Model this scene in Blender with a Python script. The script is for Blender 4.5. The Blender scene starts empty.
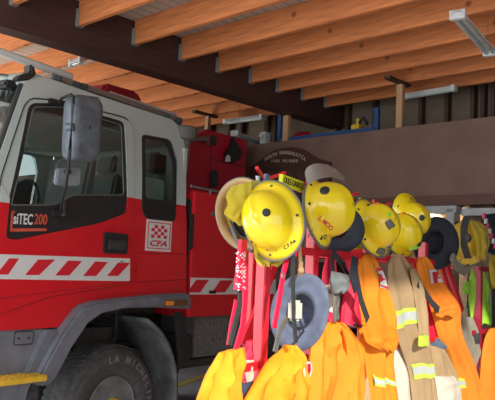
import bpy, bmesh, math, random
from mathutils import Vector, Matrix
random.seed(4)
PI = math.pi
SC = bpy.context.scene
COL = SC.collection

# ------------------------------------------------------------------ camera
F = 700.0
PITCH, ROLL, CAMH = math.radians(5.5), math.radians(2.6), 1.8
fw = Vector((0, math.cos(PITCH), math.sin(PITCH)))
r0 = Vector((1, 0, 0)); u0 = r0.cross(fw)
rt = math.cos(ROLL)*r0 + math.sin(ROLL)*u0
up = -math.sin(ROLL)*r0 + math.cos(ROLL)*u0
CAM = Vector((0, 0, CAMH))
cd = bpy.data.cameras.new('camera'); cam = bpy.data.objects.new('camera', cd); COL.objects.link(cam)
cd.sensor_fit = 'HORIZONTAL'; cd.sensor_width = 36; cd.lens = 36*F/495.0; cd.clip_start = 0.05
M = Matrix((rt, up, -fw)).transposed().to_4x4(); M.translation = CAM
cam.matrix_world = M
SC.camera = cam

# ------------------------------------------------------------------ light
SC.view_settings.view_transform = 'Standard'; SC.view_settings.look = 'None'
SC.view_settings.gamma = 1; SC.view_settings.use_curve_mapping = False
SC.view_settings.exposure = 0.80
wd = bpy.data.worlds.new('daylight'); SC.world = wd; wd.use_nodes = True
bg = wd.node_tree.nodes['Background']
bg.inputs[0].default_value = (0.90, 0.95, 1.0, 1); bg.inputs[1].default_value = 1.1
sl = bpy.data.lights.new('sun', 'SUN'); so = bpy.data.objects.new('sun', sl); COL.objects.link(so)
sl.energy = 2.8; sl.angle = math.radians(1.2); sl.color = (1.0, 0.93, 0.80)
SB, SE = math.radians(165), math.radians(25)      # bearing the sun stands at, elevation
so.rotation_euler = Vector((math.sin(SB)*math.cos(SE), math.cos(SB)*math.cos(SE), math.sin(SE))).to_track_quat('Z', 'Y').to_euler()

def shed_light(name, bearing_from, dist, side, z, w, h, e, c, tilt):
    # area lamp facing into the shed
    a = math.radians(43.3); X = Vector((math.sin(a), math.cos(a), 0)); Y = Vector((-math.cos(a), math.sin(a), 0))
    l = bpy.data.lights.new(name, 'AREA'); o = bpy.data.objects.new(name, l); COL.objects.link(o)
    l.shape = 'RECTANGLE'; l.size = w; l.size_y = h; l.energy = e; l.color = c
    o.location = X*dist+Y*side+Vector((0, 0, z)); d = (X if bearing_from == 'front' else -Y)*math.cos(tilt)+Vector((0, 0, math.sin(tilt)))
    o.rotation_euler = (-d).to_track_quat('Z', 'Y').to_euler()
shed_light('front_door_daylight', 'front', -2.1, 4.0, 2.0, 6.5, 3.4, 120, (.93, .96, 1.0), .15)
shed_light('far_rafter_fill', 'left', 1.0, 9.7, 1.7, 4.2, 3.2, 150, (1.0, .95, .85), .3)  # added fill at an invented far opening, brightens rafters beyond the beam
# ------------------------------------------------------------------ frames (x along, y away from the camera, z up)
def frame(deg, d):
    a = math.radians(deg)
    X = Vector((math.sin(a), math.cos(a), 0)); Y = Vector((-math.cos(a), math.sin(a), 0))
    m = Matrix((X, Y, Vector((0, 0, 1)))).transposed().to_4x4(); m.translation = Y*d
    return m
MT = frame(37, 4.59)       # truck side
MB_ = frame(43.3, 0)       # building
MK = frame(36, 1.965)      # rack
I4 = Matrix.Identity(4)
def ray(px, py): return rt*((px-247.5)/F) + up*((200-py)/F) + fw
def on(fr, px, py, y=0.0):
    """real point of frame fr's vertical plane at depth y"""
    n = fr.to_3x3().col[1]; d = ray(px, py)
    t = (fr.translation.dot(n) + y - CAM.dot(n))/d.dot(n)
    return fr.inverted() @ (CAM + d*t)
def lean(z): return 0.13*max(0.0, (z-2.2)/1.0)**1.3
def TP(px, py):
    y = 0
    for _ in range(4):
        p = on(MT, px, py, y); y = lean(p.z)
    return (p.x, p.z)
def TX(px, py, y=0.0):
    p = on(MT, px, py, y); return p.x, p.z
def BW(px, py, u):
    """building point on the plane u=const"""
    n = MB_.to_3x3().col[0]; d = ray(px, py); t = (u-CAM.dot(n))/d.dot(n)
    return MB_.inverted() @ (CAM+d*t)

# ------------------------------------------------------------------ materials
def nd(nt, t, **k):
    n = nt.nodes.new(t)
    for a, b in k.items(): setattr(n, a, b)
    return n
def mat(name, c, rough=.5, metal=0, var=.12, scale=12, bump=0, coat=0, c2=None, stretch=None, sub=0):
    m = bpy.data.materials.new(name); m.use_nodes = True; nt = m.node_tree; b = nt.nodes['Principled BSDF']
    tc = nd(nt, 'ShaderNodeTexCoord'); mp = nd(nt, 'ShaderNodeMapping')
    nt.links.new(tc.outputs['Object'], mp.inputs[0])
    if stretch: mp.inputs['Scale'].default_value = stretch
    nz = nd(nt, 'ShaderNodeTexNoise'); nz.inputs['Scale'].default_value = scale; nz.inputs['Detail'].default_value = 5
    nt.links.new(mp.outputs[0], nz.inputs[0])
    cr = nd(nt, 'ShaderNodeValToRGB'); cr.color_ramp.elements[0].position = .3; cr.color_ramp.elements[1].position = .7
    a = c2 if c2 else tuple(x*(1-var) for x in c); bb = c if c2 else tuple(min(1, x*(1+var)) for x in c)
    cr.color_ramp.elements[0].color = (*a, 1); cr.color_ramp.elements[1].color = (*bb, 1)
    nt.links.new(nz.outputs[0], cr.inputs[0]); nt.links.new(cr.outputs[0], b.inputs['Base Color'])
    b.inputs['Roughness'].default_value = rough; b.inputs['Metallic'].default_value = metal
    b.inputs['Coat Weight'].default_value = coat; b.inputs['Coat Roughness'].default_value = .1
    if bump:
        bp = nd(nt, 'ShaderNodeBump'); bp.inputs['Strength'].default_value = bump; bp.inputs['Distance'].default_value = .01
        nt.links.new(nz.outputs[0], bp.inputs['Height']); nt.links.new(bp.outputs[0], b.inputs['Normal'])
    return m
def glassy(name, c, alpha, rough=.05):
    m = bpy.data.materials.new(name); m.use_nodes = True; nt = m.node_tree; nt.nodes.remove(nt.nodes['Principled BSDF'])
    out = nt.nodes['Material Output']
    tr = nd(nt, 'ShaderNodeBsdfTransparent'); tr.inputs[0].default_value = (*c, 1)
    gl = nd(nt, 'ShaderNodeBsdfGlossy'); gl.inputs['Roughness'].default_value = rough
    lw = nd(nt, 'ShaderNodeLayerWeight'); lw.inputs[0].default_value = .5
    fr = nd(nt, 'ShaderNodeMath', operation='POWER'); fr.inputs[1].default_value = 5; nt.links.new(lw.outputs['Facing'], fr.inputs[0])
    ad = nd(nt, 'ShaderNodeMath', operation='ADD'); ad.inputs[1].default_value = .04+alpha; ad.use_clamp = True
    nt.links.new(fr.outputs[0], ad.inputs[0])
    mx = nd(nt, 'ShaderNodeMixShader'); nt.links.new(ad.outputs[0], mx.inputs[0]); nt.links.new(tr.outputs[0], mx.inputs[1]); nt.links.new(gl.outputs[0], mx.inputs[2])
    nt.links.new(mx.outputs[0], out.inputs[0]); return m
def emit(name, c, s):
    m = bpy.data.materials.new(name); m.use_nodes = True; b = m.node_tree.nodes['Principled BSDF']
    b.inputs['Base Color'].default_value = (*c, 1); b.inputs['Emission Color'].default_value = (*c, 1); b.inputs['Emission Strength'].default_value = s
    return m
def wood(name, c, c2, stretch, knots=True, rough=.65):
    m = mat(name, c, rough, c2=c2, scale=3, stretch=stretch, bump=.1); nt = m.node_tree
    if knots:
        b = nt.nodes['Principled BSDF']; cr = [n for n in nt.nodes if n.type == 'VALTORGB'][0]
        tc = [n for n in nt.nodes if n.type == 'TEX_COORD'][0]
        vo = nd(nt, 'ShaderNodeTexVoronoi'); vo.inputs['Scale'].default_value = 4.6
        nt.links.new(tc.outputs['Object'], vo.inputs['Vector'])
        r2 = nd(nt, 'ShaderNodeValToRGB'); r2.color_ramp.elements[0].position = .07; r2.color_ramp.elements[0].color = (.25, .2, .2, 1); r2.color_ramp.elements[1].position = .17
        nt.links.new(vo.outputs['Distance'], r2.inputs[0])
        mx = nd(nt, 'ShaderNodeMix', data_type='RGBA', blend_type='MULTIPLY'); mx.inputs[0].default_value = .8
        nt.links.new(cr.outputs[0], mx.inputs[6]); nt.links.new(r2.outputs[0], mx.inputs[7]); nt.links.new(mx.outputs[2], b.inputs['Base Color'])
    return m

m_pine = wood('orange_pine', (.76, .27, .09), (.50, .165, .055), (14, 1, 14))
m_pine2 = wood('post_pine', (.55, .33, .18), (.42, .25, .13), (14, 14, 1))
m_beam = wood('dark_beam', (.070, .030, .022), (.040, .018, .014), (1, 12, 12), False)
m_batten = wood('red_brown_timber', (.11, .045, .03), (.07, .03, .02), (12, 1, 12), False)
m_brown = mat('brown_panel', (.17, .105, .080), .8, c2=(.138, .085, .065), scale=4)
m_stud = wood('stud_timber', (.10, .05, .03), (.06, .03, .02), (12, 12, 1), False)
m_paper = mat('building_paper', (.20, .155, .11), .8, scale=5)
m_conc = mat('concrete', (.38, .37, .37), .7, c2=(.30, .30, .31), scale=3, bump=.1)
m_ground = mat('gravel', (.30, .26, .22), .9, scale=20)
m_yline = mat('yellow_line', (.55, .42, .10), .7)
m_black = mat('black_plastic', (.022, .023, .025), .45)
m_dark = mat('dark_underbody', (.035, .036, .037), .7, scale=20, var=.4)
m_grey = mat('grey_plastic', (.16, .18, .215), .42, scale=6, var=.2)
m_grey2 = mat('mirror_grey', (.11, .14, .17), .4, scale=14, var=.3)
m_dusty = mat('dusty_rubber', (.22, .24, .25), .85, c2=(.07, .075, .078), scale=5)
m_tyre = mat('tyre_rubber', (.06, .062, .063), .8, scale=20, var=.3, bump=.2)
m_tyret = mat('tyre_lettering', (.17, .17, .17), .7)
m_steel = mat('grey_steel', (.30, .31, .31), .4, .6, scale=20)
m_alu = mat('aluminium', (.58, .59, .58), .38, .2, scale=20)
m_galv = mat('galvanised', (.36, .37, .36), .45, .5, scale=30)
m_white = mat('white_cab_paint', (.47, .57, .56), .3, coat=.4, var=.03)
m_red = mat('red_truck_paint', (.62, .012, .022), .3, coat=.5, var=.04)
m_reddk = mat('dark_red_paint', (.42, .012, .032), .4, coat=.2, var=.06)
m_sw = mat('white_sticker', (.66, .70, .70), .45, var=.03)
m_sr = mat('red_sticker', (.62, .02, .035), .45, var=.03)
m_or = mat('orange_lettering', (.55, .10, .06), .5)
m_amber = mat('amber_lens', (.85, .30, .03), .25, coat=.5)
m_amberd = mat('brown_lens', (.16, .07, .03), .25, coat=.5)
m_yel = mat('yellow_step_paint', (.72, .46, .04), .5, scale=20)
m_glass = glassy('cab_glass', (.72, .76, .75), .0)
m_wind = glassy('windscreen_glass', (.7, .76, .76), .25)
m_beacon = mat('red_lens', (.35, .015, .03), .3, coat=.3)
m_seat = mat('grey_seat_fabric', (.22, .23, .23), .8)
m_inter = mat('pale_cab_trim', (.5, .52, .5), .7)
m_green = mat('pale_green_panel', (.5, .68, .60), .6)
m_rack = mat('red_rack_paint', (.72, .016, .035), .35, coat=.3, var=.08)
m_rackd = mat('maroon_rack_paint', (.35, .012, .04), .45, var=.08)
m_hely = mat('yellow_helmet_shell', (.86, .66, .012), .22, coat=.6, var=.05, scale=5)
m_hely2 = mat('worn_yellow_helmet', (.66, .49, .05), .4, coat=.2, var=.12, scale=12)
m_edge = mat('grey_rubber_edging', (.13, .13, .12), .6)
m_tan = mat('tan_liner', (.50, .33, .17), .7)
m_ycl = mat('yellow_neck_cloth', (.76, .66, .08), .85, var=.1)
m_vis = glassy('smoky_visor', (.75, .72, .68), .04, .2)
_nt = m_vis.node_tree; _o = _nt.nodes['Material Output']; _p = _o.inputs[0].links[0].from_socket; _d = nd(_nt, 'ShaderNodeBsdfDiffuse'); _d.inputs[0].default_value = (.40, .36, .32, 1)
_m = nd(_nt, 'ShaderNodeMixShader'); _m.inputs[0].default_value = .5; _nt.links.new(_p, _m.inputs[1]); _nt.links.new(_d.outputs[0], _m.inputs[2]); _nt.links.new(_m.outputs[0], _o.inputs[0])
m_navy = mat('navy_felt', (.022, .028, .042), .85, var=.2)
m_blueh = mat('faded_blue_canvas', (.115, .145, .22), .85, var=.25)
m_blk = mat('black_webbing', (.035, .036, .04), .8, var=.2, scale=60)
m_redw = mat('red_webbing', (.72, .012, .06), .6, var=.1, scale=60)
m_coY = mat('bright_yellow_cloth', (.90, .38, .008), .8, c2=(.86, .27, .008), scale=5)
m_coO = mat('orange_cloth', (.88, .27, .012), .8, var=.06, scale=6, bump=.1)
m_coO2 = mat('deep_orange_cloth', (.86, .25, .02), .85, var=.08, scale=6, bump=.1)
m_tanc = mat('tan_bunker_cloth', (.42, .29, .16), .85, var=.08, scale=8, bump=.1)
m_khaki = mat('grey_khaki_cloth', (.26, .24, .19), .85, var=.12)
m_cream = mat('cream_cloth', (.66, .60, .52), .85, var=.06)
m_denim = mat('blue_denim', (.10, .15, .22), .85, var=.2, scale=30)
m_lime = mat('lime_reflective', (.58, .80, .10), .45, var=.04)
m_silver = mat('silver_reflective', (.60, .66, .66), .3, .2, var=.04)
m_hiv = mat('hi_vis_lime_cloth', (.34, .72, .06), .7)
m_tag = mat('fluorescent_yellow_tape', (.80, .85, .03), .5, var=.03)
m_blue = mat('blue_shelf_paint', (.015, .07, .20), .45)
m_board = mat('mahogany_board', (.055, .026, .020), .45, var=.2, scale=8, stretch=(1, 1, 5))
m_gold = mat('faded_gilt', (.35, .28, .20), .5)
m_oran = mat('orange_sticker', (.85, .22, .03), .5)
m_doorw = mat('office_wall', (.50, .38, .26), .8)
m_frm = mat('grey_door_frame', (.30, .33, .33), .5)
m_warm = emit('warm_lamp', (1.0, .72, .42), 2.5)
m_purp = mat('magenta_check', (.6, .05, .18), .6)

# ------------------------------------------------------------------ mesh building
ROOT = {}
class MBd:
    def __init__(s): s.v = []; s.f = []; s.mi = []
    def add(s, vs, fs, mi=0):
        o = len(s.v); s.v += [Vector(v) for v in vs]; s.f += [tuple(i+o for i in f) for f in fs]; s.mi += [mi]*len(fs); return s
    def box(s, a, b, mi=0):
        x0, y0, z0 = a; x1, y1, z1 = b
        return s.add([(x0,y0,z0),(x1,y0,z0),(x1,y1,z0),(x0,y1,z0),(x0,y0,z1),(x1,y0,z1),(x1,y1,z1),(x0,y1,z1)],
                     [(0,3,2,1),(4,5,6,7),(0,1,5,4),(1,2,6,5),(2,3,7,6),(3,0,4,7)], mi)
    def prism(s, pts, y0, y1, mi=0, ax='y'):
        """closed outline (a,b) extruded; ax y: (x,z) outline"""
        n = len(pts)
        fn = {'y': lambda p, t: (p[0], t, p[1]), 'z': lambda p, t: (p[0], p[1], t), 'x': lambda p, t: (t, p[0], p[1])}[ax]
        vs = [fn(p, y0) for p in pts]+[fn(p, y1) for p in pts]
        fs = [tuple(range(n-1, -1, -1)), tuple(range(n, 2*n))]+[(i, (i+1) % n, n+(i+1) % n, n+i) for i in range(n)]
        return s.add(vs, fs, mi)
    def tube(s, path, r, n=8, mi=0, flat=None, caps=True):
        """round (or flat: (w,t) box) section swept along path"""
        P = [Vector(p) for p in path]; k = len(P); rings = []
        ref = Vector((0, 0, 1))
        for i in range(k):
            d = (P[min(i+1, k-1)]-P[max(i-1, 0)]).normalized()
            if flat:
                a = Vector(flat[2]) if len(flat) > 2 else d.cross(Vector((0, 1, 0)))
                a = (a-d*a.dot(d))
                if a.length < 1e-4: a = Vector((1, 0, 0))
                a.normalize(); b = d.cross(a).normalized()
                rings.append([P[i]+a*(x*flat[0]/2)+b*(y*flat[1]/2) for x, y in ((-1,-1),(1,-1),(1,1),(-1,1))])
            else:
                a = d.cross(ref)
                if a.length < .05: a = d.cross(Vector((1, 0, 0)))
                a.normalize(); b = d.cross(a); rr = r[i] if isinstance(r, (list, tuple)) else r
                rings.append([P[i]+a*(rr*math.cos(2*PI*j/n))+b*(rr*math.sin(2*PI*j/n)) for j in range(n)])
        n = len(rings[0]); vs = [v for g in rings for v in g]
        fs = [(i*n+j, i*n+(j+1) % n, (i+1)*n+(j+1) % n, (i+1)*n+j) for i in range(k-1) for j in range(n)]
        if caps: fs += [tuple(range(n-1, -1, -1)), tuple(range((k-1)*n, k*n))]
        return s.add(vs, fs, mi)
    def lathe(s, prof, c=(0,0,0), axis='y', n=32, mi=0, closed=False):
        """prof: (radius, along)"""
        vs = []; k = len(prof)
        for (r, h) in prof:
            for j in range(n):
                a = 2*PI*j/n; x, z = r*math.cos(a), r*math.sin(a)
                p = {'y': (x, h, z), 'z': (x, z, h), 'x': (h, x, z)}[axis]
                vs.append(Vector(c)+Vector(p))
        fs = [(i*n+j, i*n+(j+1) % n, (i+1)*n+(j+1) % n, (i+1)*n+j) for i in range(k-1) for j in range(n)]
        if closed: fs += [((k-1)*n+j, (k-1)*n+(j+1) % n, (j+1) % n, j) for j in range(n)]
        else:
            if prof[0][0] > 1e-4: fs.append(tuple(range(n-1, -1, -1)))
            if prof[-1][0] > 1e-4: fs.append(tuple(range((k-1)*n, k*n)))
        return s.add(vs, fs, mi)
    def grid(s, rows, mi=0, wrap=False):
        m = len(rows[0]); vs = [v for r in rows for v in r]
        w = m if wrap else m-1
        fs = [(i*m+j, i*m+(j+1) % m, (i+1)*m+(j+1) % m, (i+1)*m+j) for i in range(len(rows)-1) for j in range(w)]
        return s.add(vs, fs, mi)
    def build(s, name, mats, parent=None, fr=I4, bev=0, smooth=35, solid=0, subd=0, origin=None, weld=True):
        me = bpy.data.meshes.new(name)
        if parent is not None:
            T_ = ROOT[parent.name].inverted() @ fr; own = None
        else:
            if origin is None:
                ws = [fr @ v for v in s.v]
                c = sum(ws, Vector())/len(ws); c.z = min(w.z for w in ws)
            else: c = Vector(origin)
            own = fr.to_3x3().to_4x4() if fr is not I4 else Matrix.Identity(4)
            own = own.copy(); own.translation = c; T_ = own.inverted() @ fr
        me.from_pydata([T_ @ v for v in s.v], [], s.f)
        for p, i in zip(me.polygons, s.mi): p.material_index = i
        mats = mats if isinstance(mats, (list, tuple)) else [mats]
        for m in mats: me.materials.append(m)
        bm = bmesh.new(); bm.from_mesh(me)
        if weld: bmesh.ops.remove_doubles(bm, verts=bm.verts, dist=1e-5)
        bmesh.ops.recalc_face_normals(bm, faces=bm.faces)
        if bev:
            ed = [e for e in bm.edges if e.is_manifold and e.calc_face_angle(0) > .5]
            bmesh.ops.bevel(bm, geom=ed, offset=bev, segments=2, affect='EDGES', clamp_overlap=True)
        bm.to_mesh(me); bm.free()
        if smooth:
            me.polygons.foreach_set('use_smooth', [True]*len(me.polygons)); me.set_sharp_from_angle(angle=math.radians(smooth))
        o = bpy.data.objects.new(name, me); COL.objects.link(o)
        if parent is not None:
            o.parent = parent; ROOT[o.name] = ROOT[parent.name]
        else: o.matrix_world = own; ROOT[o.name] = own
        if solid:
            md = o.modifiers.new('thickness', 'SOLIDIFY'); md.thickness = solid; md.offset = 0
        if subd:
            md = o.modifiers.new('smooth', 'SUBSURF'); md.levels = subd; md.render_levels = subd
        return o
def tag(o, label, cat, group=None):
    o['label'] = label; o['category'] = cat
    if group: o['group'] = group
    return o
def struct(o, label=None):
    o['kind'] = 'structure'
    if label: o['label'] = label
    return o
def thing(name, label, cat, loc, fr=I4, group=None, rot=None):
    """Empty at loc given in frame fr"""
    o = bpy.data.objects.new(name, None); COL.objects.link(o); o.empty_display_size = .05
    m = fr.to_3x3().to_4x4() if rot is None else rot.to_4x4()
    m.translation = fr @ Vector(loc); o.matrix_world = m; ROOT[o.name] = m
    return tag(o, label, cat, group)
def arcpts(pts, r=.04, n=5):
    """round the corners of a closed outline"""
    out = []; k = len(pts)
    for i in range(k):
        p = Vector(pts[i][:2]); a = Vector(pts[i-1][:2]); b = Vector(pts[(i+1) % k][:2]); rr = pts[i][2] if len(pts[i]) > 2 else r
        da = (a-p); db = (b-p); q = min(rr, da.length*.45, db.length*.45)
        A = p+da.normalized()*q; B = p+db.normalized()*q
        for j in range(n+1):
            t = j/n; out.append(tuple(A*(1-t)**2+p*2*t*(1-t)+B*t*t))
    return out
def plate(outer, holes, y0, th, leanf=None, cuts=(), name='', mats=None, parent=None, fr=MT, split=None, bev=0, xcuts=()):
    """flat sheet (x,z) with holes, bent by leanf, thickness th inward; y0 offset"""
    bm = bmesh.new(); edges = []
    for L in [outer]+list(holes):
        vs = [bm.verts.new((x, 0, z)) for x, z in L]
        for i in range(len(vs)): edges.append(bm.edges.new((vs[i], vs[(i+1) % len(vs)])))
    bmesh.ops.triangle_fill(bm, use_beauty=True, use_dissolve=False, edges=edges)
    for z in cuts:
        bmesh.ops.bisect_plane(bm, geom=bm.verts[:]+bm.edges[:]+bm.faces[:], plane_co=(0,0,z), plane_no=(0,0,1))
    for x in xcuts:
        bmesh.ops.bisect_plane(bm, geom=bm.verts[:]+bm.edges[:]+bm.faces[:], plane_co=(x,0,0), plane_no=(1,0,0))
    if split:
        co, no = split[0]; bmesh.ops.bisect_plane(bm, geom=bm.verts[:]+bm.edges[:]+bm.faces[:], plane_co=co, plane_no=no)
    bmesh.ops.recalc_face_normals(bm, faces=bm.faces)
    r = bmesh.ops.extrude_face_region(bm, geom=bm.faces[:])
    for g in r['geom']:
        if isinstance(g, bmesh.types.BMVert): g.co.y += th
    b = MBd(); bm.verts.ensure_lookup_table(); bm.verts.index_update()
    vs = [(v.co.x, v.co.y+y0+(leanf(v.co.z) if leanf else 0), v.co.z) for v in bm.verts]
    fs = [tuple(v.index for v in f.verts) for f in bm.faces]
    mi = [0]*len(fs)
    if split: mi = [1 if split[1](f.calc_center_median()) else 0 for f in bm.faces]
    b.v = [Vector(v) for v in vs]; b.f = fs; b.mi = mi; bm.free()
    return b.build(name, mats, parent, fr, bev=bev, smooth=25)
def text_mesh(txt, size, shear=0, ext=.001, bold=0):
    cu = bpy.data.curves.new('t', 'FONT'); cu.body = txt; cu.size = size; cu.shear = shear; cu.extrude = ext; cu.offset = bold
    cu.resolution_u = 3
    ob = bpy.data.objects.new('t', cu); COL.objects.link(ob); dg = bpy.context.evaluated_depsgraph_get(); dg.update()
    me = bpy.data.meshes.new_from_object(ob.evaluated_get(dg))
    vs = [v.co.copy() for v in me.vertices]; fs = [tuple(p.vertices) for p in me.polygons]
    bpy.data.objects.remove(ob); bpy.data.curves.remove(cu); bpy.data.meshes.remove(me)
    return vs, fs
def text(name, txt, p0, w, h, m, parent, fr, y, shear=0, bold=0, slope=0, lnf=None):
    """lettering on a plane y=const of fr, bottom left p0=(x,z), fitted to w x h"""
    vs, fs = text_mesh(txt, 1, shear, .0, bold)
    x0 = min(v.x for v in vs); x1 = max(v.x for v in vs); z0 = min(v.y for v in vs); z1 = max(v.y for v in vs)
    out = []
    for v in vs:
        a = (v.x-x0)/(x1-x0); c = (v.y-z0)/(z1-z0)
        z = p0[1]+c*h+a*w*slope; out.append((p0[0]+a*w, y+(lnf(z) if lnf else 0), z))
    b = MBd(); b.add(out, fs)
    # thickness
    n = len(out); b.add([(v[0], v[1]+.002, v[2]) for v in out], [f[::-1] for f in fs])
    return b.build(name, m, parent, fr, smooth=0, weld=False)
def ring_text(b, txt, c, r, a0, da, size, y, bold=0, sgn=1):
    """letters set round a circle in an (x,z) plane"""
    for i, ch in enumerate(txt):
        if ch == ' ': continue
        vs, fs = text_mesh(ch, size, 0, .0015, bold); a = a0+da*i
        w = max(v.x for v in vs)+min(v.x for v in vs)
        rad = Vector((math.cos(a), 0, math.sin(a))); tan = Vector((math.sin(a), 0, -math.cos(a)))
        b.add([Vector((c[0], y, c[1]))+rad*(r+v.y)+tan*(v.x-w/2)+Vector((0, -v.z, 0)) for v in vs], fs)

# ================================================================== SETTING
b = MBd(); b.box((-3, -3.2, -.1), (14.0, 14, 0)); struct(b.build('floor', m_conc, None, MB_))
b = MBd(); b.box((-40, -40, -.16), (40, 40, -.12)); struct(b.build('ground', m_ground, None, I4), 'pale ground outside the open shed')
b = MBd(); p = [MB_.inverted() @ (MT @ Vector(q)) for q in ((6.2, -.6, 0), (12, 1.9, 0))]
YL = []
for q in ((165, 390), (228, 367)):
    d_ = ray(*q); w_ = CAM+d_*(-CAM.z/d_.z); YL.append(w_)
sd = (YL[1]-YL[0]).normalized().cross(Vector((0, 0, 1)))*.07
b = MBd(); b.prism([(v.x, v.y) for v in (YL[0]-sd, YL[1]-sd, YL[1]+sd, YL[0]+sd)], 0, .004, ax='z'); struct(b.build('trim_1', m_yline, None, I4), 'faint yellow line painted on the floor')
# ceiling of narrow boards parallel to the beam
mc = mat('grey_ceiling_boards', (.50, .42, .36), .8, c2=(.42, .35, .30), scale=3, stretch=(1, 8, 1))
nt = mc.node_tree; bs = nt.nodes['Principled BSDF']; cr = [n for n in nt.nodes if n.type == 'VALTORGB'][0]
tc = [n for n in nt.nodes if n.type == 'TEX_COORD'][0]; sp = nd(nt, 'ShaderNodeSeparateXYZ'); nt.links.new(tc.outputs['Object'], sp.inputs[0])
mm = nd(nt, 'ShaderNodeMath', operation='MODULO'); aa = nd(nt, 'ShaderNodeMath', operation='ADD'); aa.inputs[1].default_value = 50
nt.links.new(sp.outputs['Y'], aa.inputs[0]); nt.links.new(aa.outputs[0], mm.inputs[0]); mm.inputs[1].default_value = .13
gt = nd(nt, 'ShaderNodeMath', operation='GREATER_THAN'); gt.inputs[1].default_value = .012; nt.links.new(mm.outputs[0], gt.inputs[0])
mx = nd(nt, 'ShaderNodeMix', data_type='RGBA', blend_type='MULTIPLY'); mx.inputs[0].default_value = .6
nt.links.new(cr.outputs[0], mx.inputs[6]); nt.links.new(gt.outputs[0], mx.inputs[7]); nt.links.new(mx.outputs[2], bs.inputs['Base Color'])
b = MBd(); b.box((-2.2, -2.0, 4.14), (7.9, 10, 4.2)); struct(b.build('ceiling', mc, None, MB_))

# walls: stud wall at the back of the loft, brown panel wall, left wall, added pier shading the right rack
b = MBd(); b.box((7.6, -2, 2.85), (7.7, 10, 4.14)); struct(b.build('wall_back', m_paper, None, MB_))
b = MBd(); b.box((7.6, -2, 3.2), (14, 14, 3.3)); b.box((6.5, 10, 3.2), (7.6, 14, 3.3)); struct(b.build('ceiling_rear_shade', m_brown, None, MB_))  # unseen slabs added to darken the floor behind the truck
b = MBd(); b.box((5.0, 10, 0), (5.1, 14, 3.3)); b.box((5.0, 13.9, 0), (14, 14, 3.3)); b.box((7.6, -2.1, 0), (14, -2, 3.3)); struct(b.build('wall_outer_shade', m_conc, None, MB_))  # walls added to close off stray light on the rear floor
b = MBd(); b.box((13.9, -2, 0), (14, 14, 3.2)); struct(b.build('wall_rear', m_conc, None, MB_))
b = MBd(); b.box((-2.2, 9.9, 3.6), (7.6, 10, 4.14)); b.box((-2.2, 9.9, 0), (-1.2, 10, 3.6)); struct(b.build('wall_left', m_paper, None, MB_))  # wide opening left here to let daylight onto the far rafters
# panel wall with a doorway and a dark recess below the lintel
b = MBd()
b.box((6.4, 1.0, 2.60), (6.46, 9.9, 3.35)); b.box((6.4, 3.95, 0), (6.46, 5.3, 2.60))
struct(b.build('wall_far', m_brown, None, MB_))
b = MBd(); b.box((6.36, 1.0, 2.50), (6.47, 4.6, 2.60)); struct(b.build('trim_2', m_batten, None, MB_, bev=.006), 'red-brown timber lintel above the doorway')
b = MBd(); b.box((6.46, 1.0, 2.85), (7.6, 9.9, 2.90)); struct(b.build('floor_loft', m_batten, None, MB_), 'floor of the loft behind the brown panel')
# doorway: x px 400..447
vl, vr = BW(404, 230, 6.38).y, BW(447, 230, 6.38).y
vr2 = BW(456, 230, 6.38).y
b = MBd(); b.box((6.33, vr2, 0), (6.47, vr, 2.47)); b.box((6.33, vl, 0), (6.47, vl+.07, 2.47)); b.box((6.33, vr2-.02, 2.42), (6.47, vl+.07, 2.495))
d1 = struct(b.build('door_1', m_frm, None, MB_, bev=.008), 'grey door frame round the lit doorway')
b = MBd(); b.box((7.5, 3.0, 0), (7.55, 4.6, 2.6)); b.box((6.46, 3.95, 0), (7.5, 4.0, 2.6)); b.box((6.46, 3.1, 0), (7.5, 3.14, 2.6))
struct(b.build('wall_office', m_doorw, None, MB_))
b = MBd(); b.box((6.42, 1.0, 2.40), (6.5, vr2-.03, 2.47)); struct(b.build('trim_3', m_frm, None, MB_), 'pale rail above the dark recess')
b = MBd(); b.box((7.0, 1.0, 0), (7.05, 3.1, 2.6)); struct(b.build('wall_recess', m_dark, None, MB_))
b = MBd(); b.box((7.6-.5, -2.0, 0), (7.6, 1.0, 4.1)); struct(b.build('wall_right', m_brown, None, MB_))
b = MBd(); b.box((3.6, -2.05, 0), (7.6, -1.95, 4.14)); struct(b.build('wall_sunblock', m_paper, None, MB_))  # unseen pier added to keep sun off the right rack

# loft studs
k = 0
for px in (338, 349, 422, 448, 474, 484, 494, 213, 232, 244, 268, 277, 376):
    v = BW(px, 110, 7.55).y; k += 1
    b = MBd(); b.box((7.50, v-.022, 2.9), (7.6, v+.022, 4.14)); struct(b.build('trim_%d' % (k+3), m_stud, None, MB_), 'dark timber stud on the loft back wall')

# beam + rafters
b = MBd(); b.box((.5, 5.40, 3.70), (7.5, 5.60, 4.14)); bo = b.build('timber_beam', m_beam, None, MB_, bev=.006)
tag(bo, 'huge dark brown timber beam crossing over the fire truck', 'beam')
US = [2.724, 3.368, 4.0, 4.605, 5.139, 5.667, 6.14, 6.615, 7.087]
ords = ['first', 'second', 'third', 'fourth', 'fifth', 'sixth', 'seventh', 'eighth', 'ninth']
for i, u in enumerate(US):
    t = thing('rafter', 'orange pine rafter on camera side of dark beam, %s from the left, with metal hanger' % ords[i], 'rafter', (u+.025, 2, 3.9), MB_, 'rafters on the near side of the beam')
    b = MBd(); b.box((u, -2, 3.90), (u+.05, 5.38, 4.14)); b.build('timber', m_pine, t, MB_, bev=.004)
    b = MBd()
    b.box((u-.004, 5.355, 3.895), (u, 5.40, 4.06)); b.box((u+.05, 5.355, 3.895), (u+.054, 5.40, 4.06)); b.box((u-.004, 5.355, 3.892), (u+.054, 5.40, 3.897)); b.box((u-.012, 5.393, 3.9), (u+.062, 5.398, 4.06))
    b.build('joist_hanger', m_galv, t, MB_)
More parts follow.
